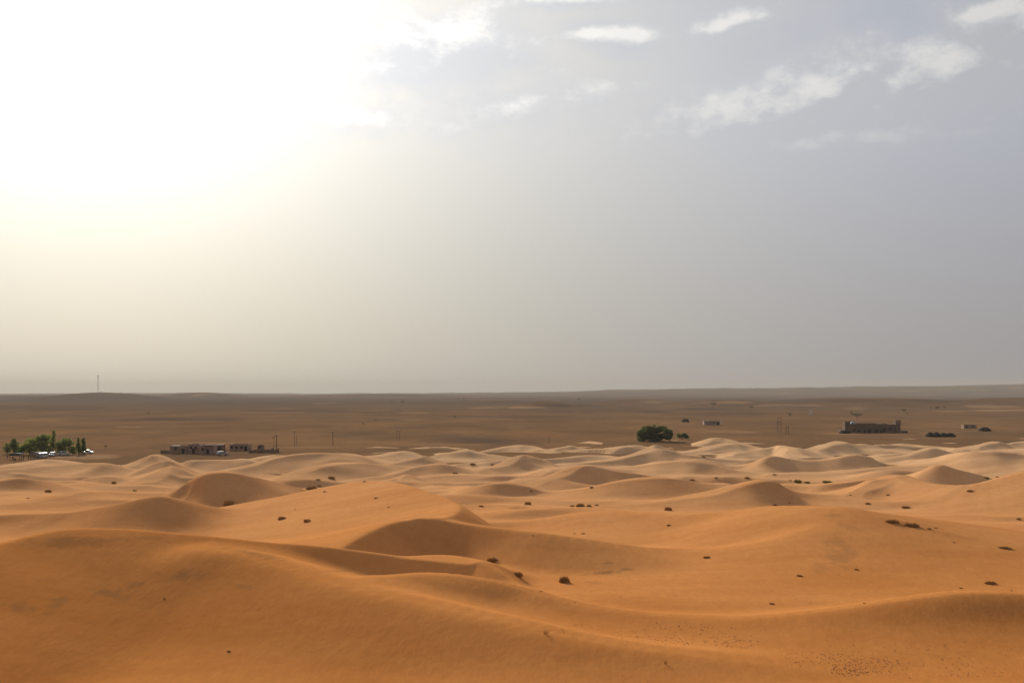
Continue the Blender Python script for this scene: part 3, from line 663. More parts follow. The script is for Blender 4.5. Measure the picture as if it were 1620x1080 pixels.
def tree(name, loc, hgt, wid, mat, label, cat, group, seed, form='poplar', leaves=900):
    rnd = random.Random(seed)
    t = thing(name, loc, 0, label, cat, group)
    tk = MB(); blobs = []
    if form == 'acacia':
        th = hgt * .55; tk.tube([(0, 0, -.4), (.1 * wid * .2, 0, th * .5), (0, .05 * wid, th)], [hgt * .045, hgt * .035, hgt * .03])
        for k in range(7):
            an = k * .9 + rnd.uniform(-.2, .2); rr = wid * rnd.uniform(.25, .42)
            e = (math.cos(an) * rr, math.sin(an) * rr, hgt * rnd.uniform(.78, .92))
            tk.tube([(0, .05 * wid, th * .9), (e[0] * .5, e[1] * .5, th + (e[2] - th) * .6), e], [hgt * .025, hgt * .016, hgt * .006], 5)
            blobs.append((e[0], e[1], e[2], wid * rnd.uniform(.16, .26), wid * rnd.uniform(.16, .26), hgt * rnd.uniform(.07, .12)))
        blobs.append((0, 0, hgt * .9, wid * .3, wid * .3, hgt * .1))
        size = wid * .045
    elif form == 'dome':
        for k in range(6):
            an = k * 1.05; e = (math.cos(an) * wid * .2, math.sin(an) * wid * .16, hgt * rnd.uniform(.45, .7))
            tk.tube([(math.cos(an) * .3, math.sin(an) * .3, -.5), (e[0] * .6, e[1] * .6, e[2] * .6), e], [hgt * .035, hgt * .02, hgt * .008], 6)
        for k in range(17):
            x = rnd.uniform(-.40, .40); top = hgt * (0.97 - 1.55 * (abs(x + .02) ** 1.75)) * rnd.uniform(.82, 1.02)
            rz = hgt * rnd.uniform(.15, .24)
            blobs.append((x * wid, rnd.uniform(-.25, .25) * wid, max(top - rz, rz * .6), wid * rnd.uniform(.09, .15), wid * rnd.uniform(.09, .15), rz))
        for k in range(26):
            x = rnd.uniform(-.42, .42); blobs.append((x * wid, rnd.uniform(-.28, .28) * wid, hgt * rnd.uniform(.12, .38), wid * .11, wid * .11, hgt * rnd.uniform(.13, .18)))
        for k in range(5):
            x = rnd.uniform(-.28, .28); blobs.append((x * wid, rnd.uniform(-.2, .1) * wid, hgt * rnd.uniform(.82, 1.0), wid * .03, wid * .03, hgt * .07))
        size = wid * .030
    elif form == 'bush':
        for k in range(5):
            an = k * 1.26; tk.tube([(0, 0, -.3), (math.cos(an) * wid * .15, math.sin(an) * wid * .12, hgt * .35), (math.cos(an) * wid * .3, math.sin(an) * wid * .2, hgt * .6)], [hgt * .03, hgt * .02, hgt * .008], 5)
        for k in range(11):
            blobs.append((rnd.uniform(-.38, .38) * wid, rnd.uniform(-.2, .2) * wid, hgt * rnd.uniform(.3, .66), wid * rnd.uniform(.1, .17), wid * .12, hgt * rnd.uniform(.24, .34)))
        size = wid * .040
    else:
        cone = form == 'cone'
        tk.tube([(0, 0, -.5), (.05, 0, hgt * .3), (0, .06, hgt * .65), (0, 0, hgt * .93)], [hgt * .028, hgt * .022, hgt * .012, hgt * .004], 7)
        for k in range(15):
            z = rnd.uniform(.16, .95); w = (1 - z) ** .75 if cone else (1 - abs(z - .5) ** 2 * 2.3)
            an = k * 2.4 + rnd.uniform(-.4, .4); rr = wid * .5 * w * rnd.uniform(.4, .95)
            e = (math.cos(an) * rr, math.sin(an) * rr, hgt * z)
            tk.tube([(0, 0, hgt * max(.1, z - .14)), (e[0] * .6, e[1] * .6, hgt * (z - .05)), e], [hgt * .010, hgt * .006, hgt * .003], 4)
            blobs.append((*e, wid * rnd.uniform(.18, .32) * (.5 + .7 * w), wid * rnd.uniform(.18, .32) * (.5 + .7 * w), hgt * rnd.uniform(.09, .16)))
        blobs.append((0, 0, hgt * .93, wid * .09, wid * .09, hgt * .08)); blobs.append((0, 0, hgt * .5, wid * .26, wid * .26, hgt * .28))
        size = wid * .095
    tk.build('trunk', BARK, t, True)
    leaf_cloud(blobs, leaves, size, rnd).build('crown', mat, t)
    return t

GL = 'trees beside the parked cars'
for i, (px, by, ty, w, form, mat, lab) in enumerate([
        (22, 717, 693, 15, 'cone', LEAF_MID, 'pointed mid-green tree, largest left of the gap, behind the dark blue shelter'),
        (34, 719, 704, 9, 'poplar', LEAF_DARK, 'short dark green tree just right of the leftmost pointed tree'),
        (11, 718, 701, 8, 'poplar', LEAF_OLIVE, 'thin pale tree at the far left edge of the clump'),
        (47, 719, 694, 16, 'poplar', LEAF_PALE, 'light yellow-green loose tree left of the broad central tree'),
        (67, 719, 687, 21, 'poplar', LEAF_MID, 'broad leafy tree in the middle of the clump, the widest one'),
        (84, 717, 681, 11, 'cone', LEAF_OLIVE, 'tall slim tree rising highest above the clump'),
        (93, 718, 700, 9, 'poplar', LEAF_OLIVE, 'small brownish tree between the tall slim tree and the olive tree'),
        (104, 718, 693, 17, 'poplar', LEAF_MID, 'rounded olive-green tree right of the tall slim tree'),
        (115, 719, 705, 8, 'poplar', LEAF_PALE, 'low pale shrubby tree in the gap before the two dark trees'),
        (124, 719, 693, 9, 'cone', LEAF_DARK, 'dark narrow tree, left one of the dark pair beside the white pickup'),
        (132, 718, 692, 9, 'cone', LEAF_DARK, 'dark narrow tree at the right end of the clump above the white pickup')]):
    p = on_plain(px, by); k = p.y / F
    tree('tree', p, (by - ty) * k, w * k * 1.25, mat, lab, 'tree', GL, 100 + i, form, 1100)
p = on_plain(1037, 698); k = p.y / F
tree('tamarisk_tree', p, 27.5 * k, 56 * k, LEAF_TAMARISK, 'large dark green dome-shaped tree at the edge of the dunes', 'tree', None, 5, 'dome', 9000)
p = on_plain(1079, 694.5); k = p.y / F
tree('bush', p, 10.5 * k, 27 * k, LEAF_BUSH, 'low dark green bush right of the large dome-shaped tree', 'bush', None, 6, 'bush', 1500)
GA = 'scattered trees and bushes on the plain'
for i, (px, by, ty, w, form, lab) in enumerate([
        (1356, 664, 654, 17, 'acacia', 'flat-topped acacia standing behind the left tower of the fort'),
        (1347, 653.5, 650, 7, 'bush', 'small dark bush beyond the flat-topped acacia near the fort'),
        (1128, 645, 636.5, 11, 'acacia', 'lone acacia on the pale ridge above the big dome-shaped tree'),
        (1189, 645, 641, 9, 'bush', 'rounded dark bush right of the lone acacia on the ridge'),
        (1250, 657.5, 652, 8, 'bush', 'olive bush standing just right of the tall twin-pole frame'),
        (1430, 654, 647, 9, 'acacia', 'small acacia on the plain above the right tower of the fort'),
        (1436, 655, 651, 4, 'bush', 'tiny shrub beside the small acacia above the right fort tower'),
        (1483, 646, 642, 10, 'bush', 'wide dark bush on the plain above the double black tent'),
        (1472, 646, 642.5, 4, 'bush', 'tiny bush left of the wide dark bush above the black tents'),
        (1494, 643.5, 641, 4, 'bush', 'tiny bush right of the wide dark bush above the black tents'),
        (719, 663, 657, 6, 'acacia', 'lone small acacia in the middle of the empty plain'),
        (575, 673, 668.5, 4, 'acacia', 'small shrub on the plain right of the lone pole'),
        (594, 665.5, 662.5, 4, 'bush', 'tiny shrub on the plain between the lone pole and the small acacia'),
        (726, 634, 630, 4, 'acacia', 'left of two tiny far trees near the horizon at centre'),
        (734, 634, 629.5, 5, 'acacia', 'right of two tiny far trees near the horizon at centre'),
        (637, 636.5, 634, 8, 'bush', 'low wide far bush near the horizon left of centre'),
        (620, 637, 635, 5, 'bush', 'small far bush near the horizon, left of a wider one'),
        (916, 635, 630, 5, 'acacia', 'tiny far acacia on the low hill near the horizon'),
        (235, 654, 650.5, 5, 'bush', 'small far bush on the grey plain below the radio mast'),
        (167, 711, 704, 6, 'acacia', 'thin sapling on the plain right of the white pickup')]):
    p = on_plain(px, by); k = p.y / F
    tree('acacia_tree' if form == 'acacia' else 'bush', p, (by - ty) * k, w * k, LEAF_ACACIA, lab, 'tree' if form == 'acacia' else 'bush', GA, 200 + i, form, 420)

# buildings ------------------------------------------------------------------
def block(parent, name, mat, x0, x1, y0, y1, z0, z1, parapet=.3, openings=(), roofname='roof'):
    """a mud-walled block: battered walls, flat roof behind a parapet, recessed openings on the camera side"""
    w = MB(); w.box(x0, x1, y0, y1, z0 - .6, z1, .12)
    wall = w.build(name, mat, parent)
    if parapet:
        p = MB(); t = .3; a0, a1, b0, b1 = x0 + .06, x1 - .06, y0 + .06, y1 - .06
        p.box(a0, a1, b0, b0 + t, z1, z1 + parapet); p.box(a0, a1, b1 - t, b1, z1, z1 + parapet); p.box(a0, a0 + t, b0 + t, b1 - t, z1, z1 + parapet * .98); p.box(a1 - t, a1, b0 + t, b1 - t, z1, z1 + parapet * .98)
        p.build('parapet', mat, parent)
    for (kind, cx, cz, ww, hh) in openings:
        o = MB(); o.box(cx - ww / 2, cx + ww / 2, y0 - .03, y0 + .25, cz, cz + hh); ob = o.build(kind, DARK_OPEN, parent)
        f = MB(); t = .12
        f.box(cx - ww / 2 - t, cx - ww / 2, y0 - .09, y0 + .2, cz, cz + hh); f.box(cx + ww / 2, cx + ww / 2 + t, y0 - .09, y0 + .2, cz, cz + hh); f.box(cx - ww / 2 - t, cx + ww / 2 + t, y0 - .12, y0 + .2, cz + hh, cz + hh + .16)
        f.build('frame', WOOD, ob)
    return wall
GR = 'mud buildings of the hamlet'
def hamlet(px0, px1, top, bot, depth, mat, label, openings, extra=None, parapet=.35):
    cx = (px0 + px1) / 2; p = on_plain(cx, bot); k = p.y / F
    t = thing('mud_house', p, R.uniform(-.05, .05), label, 'house', GR)
    w = (px1 - px0) * k; h = (bot - top) * k
    block(t, 'wall', mat, -w / 2, w / 2, 0, depth, 0, h - parapet, parapet, [(kd, fx * w, fz * h, ww, hh) for kd, fx, fz, ww, hh in openings])
    if extra: extra(t, w, h, depth)
    return t
def awning(t, w, h, d):
    m = MB(); m.box(-w * .35, w * .05, -.5, 2.5, h * .98, h * 1.03); m.build('roof_sheet', PALE, t)
def awning2(t, w, h, d):
    m = MB(); m.box(-w * .1, w * .5, -1.2, 1.5, h * .99, h * 1.05); m.build('reed_awning', WOOD, t)
    for x in (-.05, .45):
        q = MB(); q.tube([(w * x, -1.0, -.3), (w * x, -1.0, h)], .09); q.build('post', WOOD, t)
def palm_dark(t, w, h, d):
    m = MB(); m.box(-w * .52, w * .52, -.4, d + .3, h, h + .18); m.build('roof', WOOD, t)
hamlet(268, 296, 705, 717, 6, MUD, 'low mud house at the left end of the hamlet with pale sheet on roof', [('window', -.15, .45, .9, .9), ('door', .28, .0, 1.1, 2.0)], awning)
hamlet(297, 315, 702.5, 717, 7, MUD, 'tallest mud house of the hamlet, left of centre, with two dark windows', [('window', -.2, .5, .8, .9), ('window', .2, .5, .8, .9), ('door', 0, .0, 1.0, 2.0)])
hamlet(315, 338, 704, 718, 6, MUD_PINK, 'pinkish mud house with a dark reed awning in the middle of the hamlet', [('window', -.25, .4, .9, 1.0), ('door', .1, .0, 1.1, 2.0)], awning2)
hamlet(339, 352, 704, 713, 5, MUD_DARK, 'dark square hut behind the pinkish mud house', [('door', .1, .0, 1.3, 1.9)], palm_dark)
hamlet(363, 393, 702.5, 713, 6, MUD, 'long flat-roofed mud house with a row of four openings', [('window', -.38, .35, .9, 1.0), ('window', -.13, .35, .9, 1.0), ('window', .13, .35, .9, 1.0), ('door', .36, .0, 1.1, 2.0)])
hamlet(407, 416, 703.5, 711, 3, MUD_DARK, 'small square hut alone at the right of the hamlet', [('door', -.1, 0, .9, 1.7)])
def low_wall(px0, px1, top, bot, label):
    p = on_plain((px0 + px1) / 2, bot); k = p.y / F; w = (px1 - px0) * k; h = (bot - top) * k
    t = thing('mud_wall', p, 0.03, label, 'wall'); rnd = random.Random(px0)
    n = 9
    m = MB(); prof = [(-w / 2, -.5)] + [(w / 2, -.5)] + [(w / 2 - w * i / n, h * rnd.uniform(.55, 1.05)) for i in range(n + 1)]
    m.prism(prof, -.25, .25); m.build('wall', MUD_DARK, t)
    for x in (-.48, -.1, .3):
        q = MB(); q.box(w * x - .35, w * x + .35, -.34, .34, -.5, h * 1.15, .05); q.build('pier', MUD_DARK, t)
low_wall(394, 441, 709, 716, 'long crumbling mud wall running right from the hamlet')
low_wall(255, 268, 712, 717, 'short broken mud wall at the left end of the hamlet')

# the fort-like inn
p = on_plain(1384, 684.5); k = p.y / F
t = thing('fort_building', p, 0.0, 'long flat fort-like mud building with square corner towers on the plain', 'building')
def X(px): return (px - 1384) * k
def Zr(py): return (684.5 - py) * k
ops = [('window', X(1352), Zr(682), .9, 1.3), ('window', X(1359), Zr(683), 1.2, 1.6), ('door', X(1368), 0, 1.4, 2.2), ('door', X(1375.5), 0, 2.2, 2.6), ('door', X(1386.5), 0, 2.0, 2.4), ('door', X(1394.5), 0, 1.6, 2.0), ('window', X(1399), Zr(682), 1.6, 2.0), ('window', X(1407), Zr(680), .9, 1.2), ('window', X(1365), Zr(677), .7, .9), ('window', X(1390), Zr(677), .7, .9)]
block(t, 'front_wall', KASBAH, X(1345.2), X(1400.2), 0, 16, 0, Zr(671.5), .5, ops)
block(t, 'side_wing', KASBAH_PINK, X(1400.3), X(1416), .4, 15, 0, Zr(672), .5, [('window', X(1410), Zr(679), .8, 1.1)])
def towerpart(x0, x1, y0, y1, top, mat, ops=()):
    wall = MB(); wall.box(x0, x1, y0, y1, -.6, top, .18); wo = wall.build('tower', mat, t)
    c = MB(); c.box(x0 - .1, x1 + .1, y0 - .1, y1 + .1, top - 1.5, top - 1.15); c.build('cornice', mat, wo)
    c = MB(); c.box(x0 - .15, x1 + .15, y0 - .15, y1 + .15, top, top + .35); c.build('cap', MUD_DARK, wo)
    n = 4
    for i in range(n):
        cr = MB(); xx = x0 + (x1 - x0) * (i + .5) / n; cr.box(xx - .28, xx + .28, y0 - .12, y0 + .3, top + .35, top + .9); cr.build('merlon', mat, wo)
    for (cx, cz, ww, hh) in ops:
        o = MB(); o.box(cx - ww / 2, cx + ww / 2, y0 - .02, y0 + .3, cz, cz + hh); o.build('slit', DARK_OPEN, wo)
towerpart(X(1336), X(1345), -.8, 3.6, Zr(667.5), KASBAH, [(X(1340.5), Zr(674), .6, 1.0)])
towerpart(X(1416.2), X(1424.2), -.9, 3.2, Zr(669), KASBAH_PINK)
towerpart(X(1422.5), X(1430.5), 6, 10, Zr(666.5), KASBAH, [(X(1426.5), Zr(673), .6, 1.0)])
m = MB(); m.box(X(1331), X(1336), 1, 5, -.5, Zr(680)); m.build('annex', KASBAH, t)
m = MB(); m.box(X(1431), X(1438), 2, 6, -.5, Zr(681.5)); m.build('annex', KASBAH_PINK, t)
m = MB(); m.prism([(X(1346.5), Zr(671)), (X(1357), Zr(671)), (X(1354.5), Zr(667.3)), (X(1349.5), Zr(667.3))], 2, 7); m.build('roof_canopy', BLUEGREY, t)

def hut(px0, px1, top, bot, mat, label, depth=4, ops=(), name='hut'):
    q = on_plain((px0 + px1) / 2, bot); kk = q.y / F; w = (px1 - px0) * kk; h = (bot - top) * kk
    tt = thing(name, q, R.uniform(-.06, .06), label, 'hut')
    block(tt, 'wall', mat, -w / 2, w / 2, 0, depth, 0, h - .25, .25, [(a, b * w, c * h, d, e) for a, b, c, d, e in ops])
    return tt
hut(1525, 1545, 671.5, 677.5, MUD, 'low rectangular hut on the plain beyond the double black tent', 5, [('door', -.3, 0, 1.0, 1.8), ('window', .2, .4, .8, .7)])
q = hut(1114, 1139, 665.5, 672, MUD_PINK, 'low pinkish hut on the plain above the dome-shaped tree', 6, [('door', .38, 0, 1.6, 2.2), ('window', .1, .35, 1.0, 1.0)])
m = MB(); m.box(-7.2, -1.5, -.8, 4, 3.45, 3.62); m.build('roof_sheet', PALE, q)
hut(158, 163.5, 619.6, 621.4, MUD_DARK, 'small equipment hut at the foot of the radio mast', 6)
hut(189.5, 193, 620.2, 622.2, MUD_DARK, 'tiny hut on the horizon right of the radio mast', 6)

# tents ----------------------------------------------------------------------
def tent(px0, px1, top, bot, label, peaks=1, mat=TENT, group='black tents'):
    q = on_plain((px0 + px1) / 2, bot); kk = q.y / F; w = (px1 - px0) * kk; h = (bot - top) * kk; d = 5.5
    tt = thing('nomad_tent', q, R.uniform(-.05, .05), label, 'tent', group)
    nx, ny = 6 * peaks + 1, 7; mb = MB()
    for j in range(ny):
        for i in range(nx):
            u = i / (nx - 1); v = j / (ny - 1)
            ph = abs(math.sin(math.pi * (u * peaks))) ** .6
            e = min(1, min(u, 1 - u) * 9)
            z = h * (.62 + .38 * ph) * (.55 + .45 * math.sin(math.pi * v) ** .7) * (.7 + .3 * e)
            mb.v.append((-w / 2 + w * u, -.2 + d * v, z))
    for j in range(ny - 1):
        for i in range(nx - 1):
            a = j * nx + i; mb.f.append((a, a + 1, a + nx + 1, a + nx))
    mb.build('roof_cloth', mat, tt, True)
    fl = MB(); fl.box(-w / 2 + .05, w / 2 - .05, 0, .08, -.4, h * .42); fl.box(-w / 2 + .05, w / 2 - .05, d - .6, d - .52, -.4, h * .42); fl.box(-w / 2 + .02, -w / 2 + .1, 0, d - .6, -.4, h * .45); fl.box(w / 2 - .1, w / 2 - .02, 0, d - .6, -.4, h * .45)
    fl.build('side_cloth', mat, tt)
    for i in range(peaks + 1):
        pl = MB(); x = -w / 2 + .2 + (w - .4) * i / peaks; pl.tube([(x, -.35, -.3), (x, -.35, h * .75)], .06, 5); pl.build('pole', WOOD, tt)
    return tt
tent(1469, 1489, 683.5, 691, 'left one of the two joined black tents at the far right', 2)
tent(1489.5, 1512, 684.5, 691, 'right one of the two joined black tents, slightly lower', 2)
tent(1553, 1568, 675.5, 682, 'single black tent furthest right, beyond the joined pair', 1)
tent(1080, 1090.5, 662, 667.5, 'small black tent far out on the plain above the dome-shaped tree', 1)
tent(1331, 1346, 681, 685.5, 'low black tent pitched before the left tower of the fort', 1)

# shelters, cars and people by the trees -------------------------------------------
def shelter(px0, px1, top, bot, mat, label):
    q = on_plain((px0 + px1) / 2, bot); kk = q.y / F; w = (px1 - px0) * kk; h = (bot - top) * kk
    tt = thing('open_shelter', q, 0, label, 'shelter')
    m = MB(); m.prism([(-w / 2 - .2, h * .86), (w / 2 + .2, h * .86), (w / 2 + .2, h * .92), (0, h), (-w / 2 - .2, h * .92)], -.3, 3.6); m.build('roof', mat, tt)
    v = MB(); v.box(-w / 2 - .2, w / 2 + .2, -.36, -.31, h * .62, h * .88); v.build('valance', mat, tt)
    for x in (-w / 2, w / 2):
        for y in (0, 3.2):
            pp = MB(); pp.box(x - .06, x + .06, y - .06, y + .06, -.4, h * .87); pp.build('post', WOOD, tt)
    b = MB(); b.box(-w * .35, w * .35, 1.2, 1.7, .42, .48); b.box(-w * .33, -w * .3, 1.25, 1.65, -.3, .42); b.box(w * .3, w * .33, 1.25, 1.65, -.3, .42); b.build('bench', WOOD, tt)
shelter(16, 31, 716.5, 727, TENT_BLUE, 'open shelter with dark blue roof at the far left among the trees')
shelter(49, 60, 715, 725.5, TENT_GREY, 'open shelter with grey roof between the trees and the cars')

def make_car(name, loc, rz, label, paint, kind='suv', group='parked cars'):
    t = thing(name, loc, rz, label, 'car', group)
    if kind == 'pickup':
        prof = [(-2.55, .45), (2.5, .42), (2.55, .75), (2.45, 1.0), (1.35, 1.12), (.75, 1.72), (-.55, 1.78), (-.70, 1.12), (-2.5, 1.08), (-2.58, .8)]
        win = [(1.18, 1.16), (.68, 1.64), (-.48, 1.69), (-.58, 1.16)]
    elif kind == 'van':
        prof = [(-2.4, .4), (2.4, .4), (2.45, .8), (2.2, 1.15), (1.6, 1.9), (1.3, 2.05), (-2.3, 2.1), (-2.45, 1.9)]
        win = [(1.85, 1.25), (1.45, 1.82), (-2.1, 1.86), (-2.15, 1.25)]
    else:
        prof = [(-2.3, .45), (2.3, .42), (2.38, .78), (2.25, 1.02), (1.15, 1.15), (.55, 1.72), (.3, 1.80), (-2.0, 1.80), (-2.3, 1.15), (-2.36, .8)]
        win = [(1.0, 1.18), (.5, 1.66), (-1.95, 1.70), (-2.18, 1.18)]
    W = .92
    MB().prism(prof, -W, W).build('body', paint, t)
    gl = MB(); gl.prism(win, -W - .015, W + .015); gl.build('side_window', GLASS, t)
    fx, fz = (prof[4], prof[5]) if kind != 'van' else (prof[3], prof[4])
    a = Vector((fx[0], 0, fx[1])); b = Vector((fz[0], 0, fz[1])); n = Vector((b.z - a.z, 0, -(b.x - a.x))).normalized() * .015
    if n.x < 0: n = -n
    ws = MB(); ws.quad((a + b) / 2 + n, (b - a) * .42, Vector((0, W * .86, 0))); ws.build('windscreen', GLASS, t)
    for x in (-1.5, 1.5):
        for sy in (-1, 1):
            wl = MB(); wl.tube([(x, sy * (W - .16), .38), (x, sy * (W + .04), .38)], .38, 14); wo = wl.build('wheel', RUBBER, t)
            rm = MB(); rm.tube([(x, sy * (W + .02), .38), (x, sy * (W + .06), .38)], .21, 10); rm.build('rim', STEEL, wo)
    xf = max(q_[0] for q_ in prof)
    for sy in (-1, 1):
        hl = MB(); hl.box(xf - .2, xf + .015, sy * .66 - .16, sy * .66 + .16, .78, .94); hl.build('headlight', LAMP, t)
    bp = MB(); bp.box(xf - .12, xf + .06, -W * .98, W * .98, .42, .60); bp.build('bumper', RUBBER, t)
    if kind == 'pickup':
        bd = MB(); bd.box(-2.45, -.78, -.8, .8, 1.085, 1.10); bd.build('load_bed', DARK_OPEN, t)
    return t
make_car('pickup_truck', on_plain(138, 717.5), 0.15, 'white pickup truck at the right end of the tree clump', WHITE_CAR, 'pickup')
make_car('van', on_plain(67, 724), -1.75, 'white van facing us, left of the parked vehicles under the broad tree', WHITE_CAR, 'van')
make_car('car', on_plain(83, 721.5), -1.35, 'white off-road car facing us below the tall slim tree', WHITE_CAR, 'suv')
make_car('car', on_plain(75.5, 717), -0.5, 'white car half hidden between the van and the next white car', WHITE_CAR, 'suv')
make_car('car', on_plain(101, 720), 0.35, 'white car parked under the rounded olive-green tree', WHITE_CAR, 'suv')
make_car('car', on_plain(352, 720), 0.7, 'silver-grey car parked on the sand before the hamlet', GREY_CAR, 'suv')

def person_mesh(name, pose):
    rnd = random.Random(pose)
    st = .10 + .05 * (pose % 3)
    V_ = [(0, 0, .95), (0, 0, 1.15), (0, 0, 1.38), (0, 0, 1.50), (0, .02, 1.60), (0, .02, 1.72),
          (.10, 0, .90), (.11, st, .48), (.11, st * 1.3, .07), (.11, st * 1.3 - .16, .04), (-.10, 0, .90), (-.11, -st, .48), (-.11, -st * 1.2, .07), (-.11, -st * 1.2 - .16, .04),
          (.20, 0, 1.38), (.27, -.03, 1.10), (.25, -.12 - .1 * (pose % 2), .88), (-.20, 0, 1.38), (-.28, .02, 1.10), (-.26, -.05, .86)]
    E = [(0, 1), (1, 2), (2, 3), (3, 4), (4, 5), (0, 6), (6, 7), (7, 8), (8, 9), (0, 10), (10, 11), (11, 12), (12, 13), (2, 14), (14, 15), (15, 16), (2, 17), (17, 18), (18, 19)]
    rad = [.15, .14, .16, .06, .085, .09, .10, .075, .055, .04, .10, .075, .055, .04, .075, .05, .04, .075, .05, .04]
    me = bpy.data.meshes.new(name); bm = bmesh.new(); ly = bm.verts.layers.skin.verify(); vs_ = [bm.verts.new(v) for v in V_]
    for a, b in E: bm.edges.new((vs_[a], vs_[b]))
    for v, r_ in zip(vs_, rad): v[ly].radius = (r_, r_ * .8)
    vs_[0][ly].use_root = True
    bm.to_mesh(me); bm.free()
    o = bpy.data.objects.new('tmp', me); C.objects.link(o); o.modifiers.new('s', 'SKIN'); sb = o.modifiers.new('u', 'SUBSURF'); sb.levels = 1; sb.render_levels = 1
    dg = bpy.context.evaluated_depsgraph_get(); ev = o.evaluated_get(dg); m2 = bpy.data.meshes.new_from_object(ev); bpy.data.objects.remove(o); m2.name = name
    m2.polygons.foreach_set('use_smooth', np.ones(len(m2.polygons), bool))
    return m2
CLOTH = [varied('dark_blue_clothes', (.03, .035, .06), (.05, .055, .09), 3.0), varied('dark_brown_clothes', (.05, .03, .022), (.08, .05, .035), 3.0), varied('maroon_clothes', (.11, .03, .035), (.16, .05, .055), 3.0), varied('grey_clothes', (.10, .10, .10), (.16, .155, .15), 3.0)]
pm = [person_mesh('person', i) for i in range(4)]
for m_, c_ in zip(pm, CLOTH): m_.materials.append(c_)
for i, (px, py) in enumerate(sorted([(12, 726), (24, 730.5), (34, 728), (37, 727.5), (45, 728.5), (49, 729), (53, 728.5), (57, 727.5), (60, 727), (20, 728)])):
    q = on_plain(px, py); o = link('person', pm[i % 4]); o.location = q; o.rotation_euler = (0, 0, R.uniform(0, 6.28))
    o['label'] = 'tiny distant person standing below the trees, ' + ['first', 'second', 'third', 'fourth', 'fifth', 'sixth', 'seventh', 'eighth', 'ninth', 'last'][i] + ' from the left'; o['category'] = 'person'; o['group'] = 'people standing near the shelters'

# poles and mast -------------------------------------------------------------
def pole(px, top, bot, label, arm=True, mat=WOOD, rad=.13):
    q = on_plain(px, bot); kk = q.y / F; h = (bot - top) * kk
    tt = thing('utility_pole', q, R.uniform(-.3, .3), label, 'pole', 'power line poles')
    m = MB(); m.tube([(0, 0, -.6), (0, 0, h)], [rad * 1.15, rad * .8], 8); m.build('post', mat, tt)
    if arm:
        a = MB(); a.box(-.9, .9, -.08, .08, h - .55, h - .38); ar = a.build('crossarm', mat, tt)
        for x in (-.8, 0, .8):
            n = MB(); n.tube([(x, 0, h - .38), (x, 0, h - .1)], .06, 6); n.build('insulator', PALE, ar)
pole(433, 690, 713, 'left pole of the close pair right of the hamlet', True, WOOD, .09)
pole(437.5, 688, 713.5, 'right pole of the close pair right of the hamlet, dark and thick', True, WOOD, .20)
pole(466, 682, 706, 'slim pole between the close pair and the lone dark pole', True, WOOD, .10)
pole(526.5, 683, 704.5, 'lone dark pole on the plain left of centre', True, WOOD, .14)
pole(469, 688, 706, 'short slim pole right beside a taller slim one', False, WOOD, .08)
pole(628, 680, 697, 'faint left pole of a distant pair at centre left', True, WOOD, .09)
pole(632, 681, 697, 'faint right pole of a distant pair at centre left', True, WOOD, .09)
pole(869, 690, 702, 'short post just behind the far dunes at centre', False, WOOD, .10)
def frame(px0, px1, top, bot, label, mat=WOOD, rad=.22, bars=(1.0, .72)):
    q = on_plain((px0 + px1) / 2, bot); kk = q.y / F; w = (px1 - px0) * kk; h = (bot - top) * kk
    tt = thing('pole_frame', q, .1, label, 'pole frame')
    for sx in (-1, 1):
        m = MB(); m.tube([(sx * w / 2, 0, -.6), (sx * w / 2, 0, h)], [rad, rad * .75], 8); m.build('post', mat, tt)
    for b in bars:
        m = MB(); m.box(-w / 2 - .4, w / 2 + .4, -.1, .1, h * b - .3, h * b - .05); m.build('crossbar', mat, tt)
frame(1230.5, 1235.5, 660, 683.5, 'tall dark twin-pole frame standing left of the fort')
frame(1243.5, 1247.5, 674, 687.5, 'low twin-post frame just right of the tall twin-pole frame', WOOD, .2, (1.0,))
frame(1281.5, 1284, 648, 656, 'pale twin posts far out on the plain left of the fort', WHITEPOST, .42, (.98,))
frame(1140, 1142.5, 664, 671.5, 'pale twin posts at the right end of the pinkish hut', WHITEPOST, .22, (.98,))
frame(1229, 1226.5, 664, 683.5, 'thin faint pole pair left of the tall twin-pole frame', STEEL, .10, ())

hp = Vector(((155 - 810) / F * 3300, 3300, 0)); hp.z = plain_z(hp.x, hp.y); k = 3300 / F
t = thing('radio_mast', hp, 0, 'thin lattice radio mast on the horizon at far left', 'radio mast')
hm = 27.5 * k; b0 = 2.0; b1 = 1.3
legs = [(b0 * math.cos(a), b0 * math.sin(a)) for a in (.5, .5 + 2.094, .5 + 4.189)]
for x, y in legs:
    m = MB(); m.tube([(x, y, -1), (x * b1 / b0, y * b1 / b0, hm)], .26, 6); m.build('leg', STEEL, t)
m = MB(); n = 16
for i in range(n):
    z0, z1 = hm * i / n, hm * (i + 1) / n
    for a in range(3):
        p0 = legs[a]; p1 = legs[(a + 1) % 3]; f0 = 1 - (1 - b1 / b0) * i / n; f1 = 1 - (1 - b1 / b0) * (i + 1) / n
        m.tube([(p0[0] * f0, p0[1] * f0, z0), (p1[0] * f1, p1[1] * f1, z1)], .10, 4, False); m.tube([(p0[0] * f1, p0[1] * f1, z1), (p1[0] * f1, p1[1] * f1, z1)], .10, 4, False)
m.build('lattice', STEEL, t)
for i, an in enumerate((.2, 2.3, 4.4)):
    m = MB(); m.box(-.35 + 2.2 * math.cos(an), .35 + 2.2 * math.cos(an), -.35 + 2.2 * math.sin(an), .35 + 2.2 * math.sin(an), hm - 6, hm - 1.5); m.build('antenna', PALE, t)
m = MB(); m.tube([(0, 0, hm - 1), (0, 0, hm + 5)], .12, 5); m.build('rod', STEEL, t)

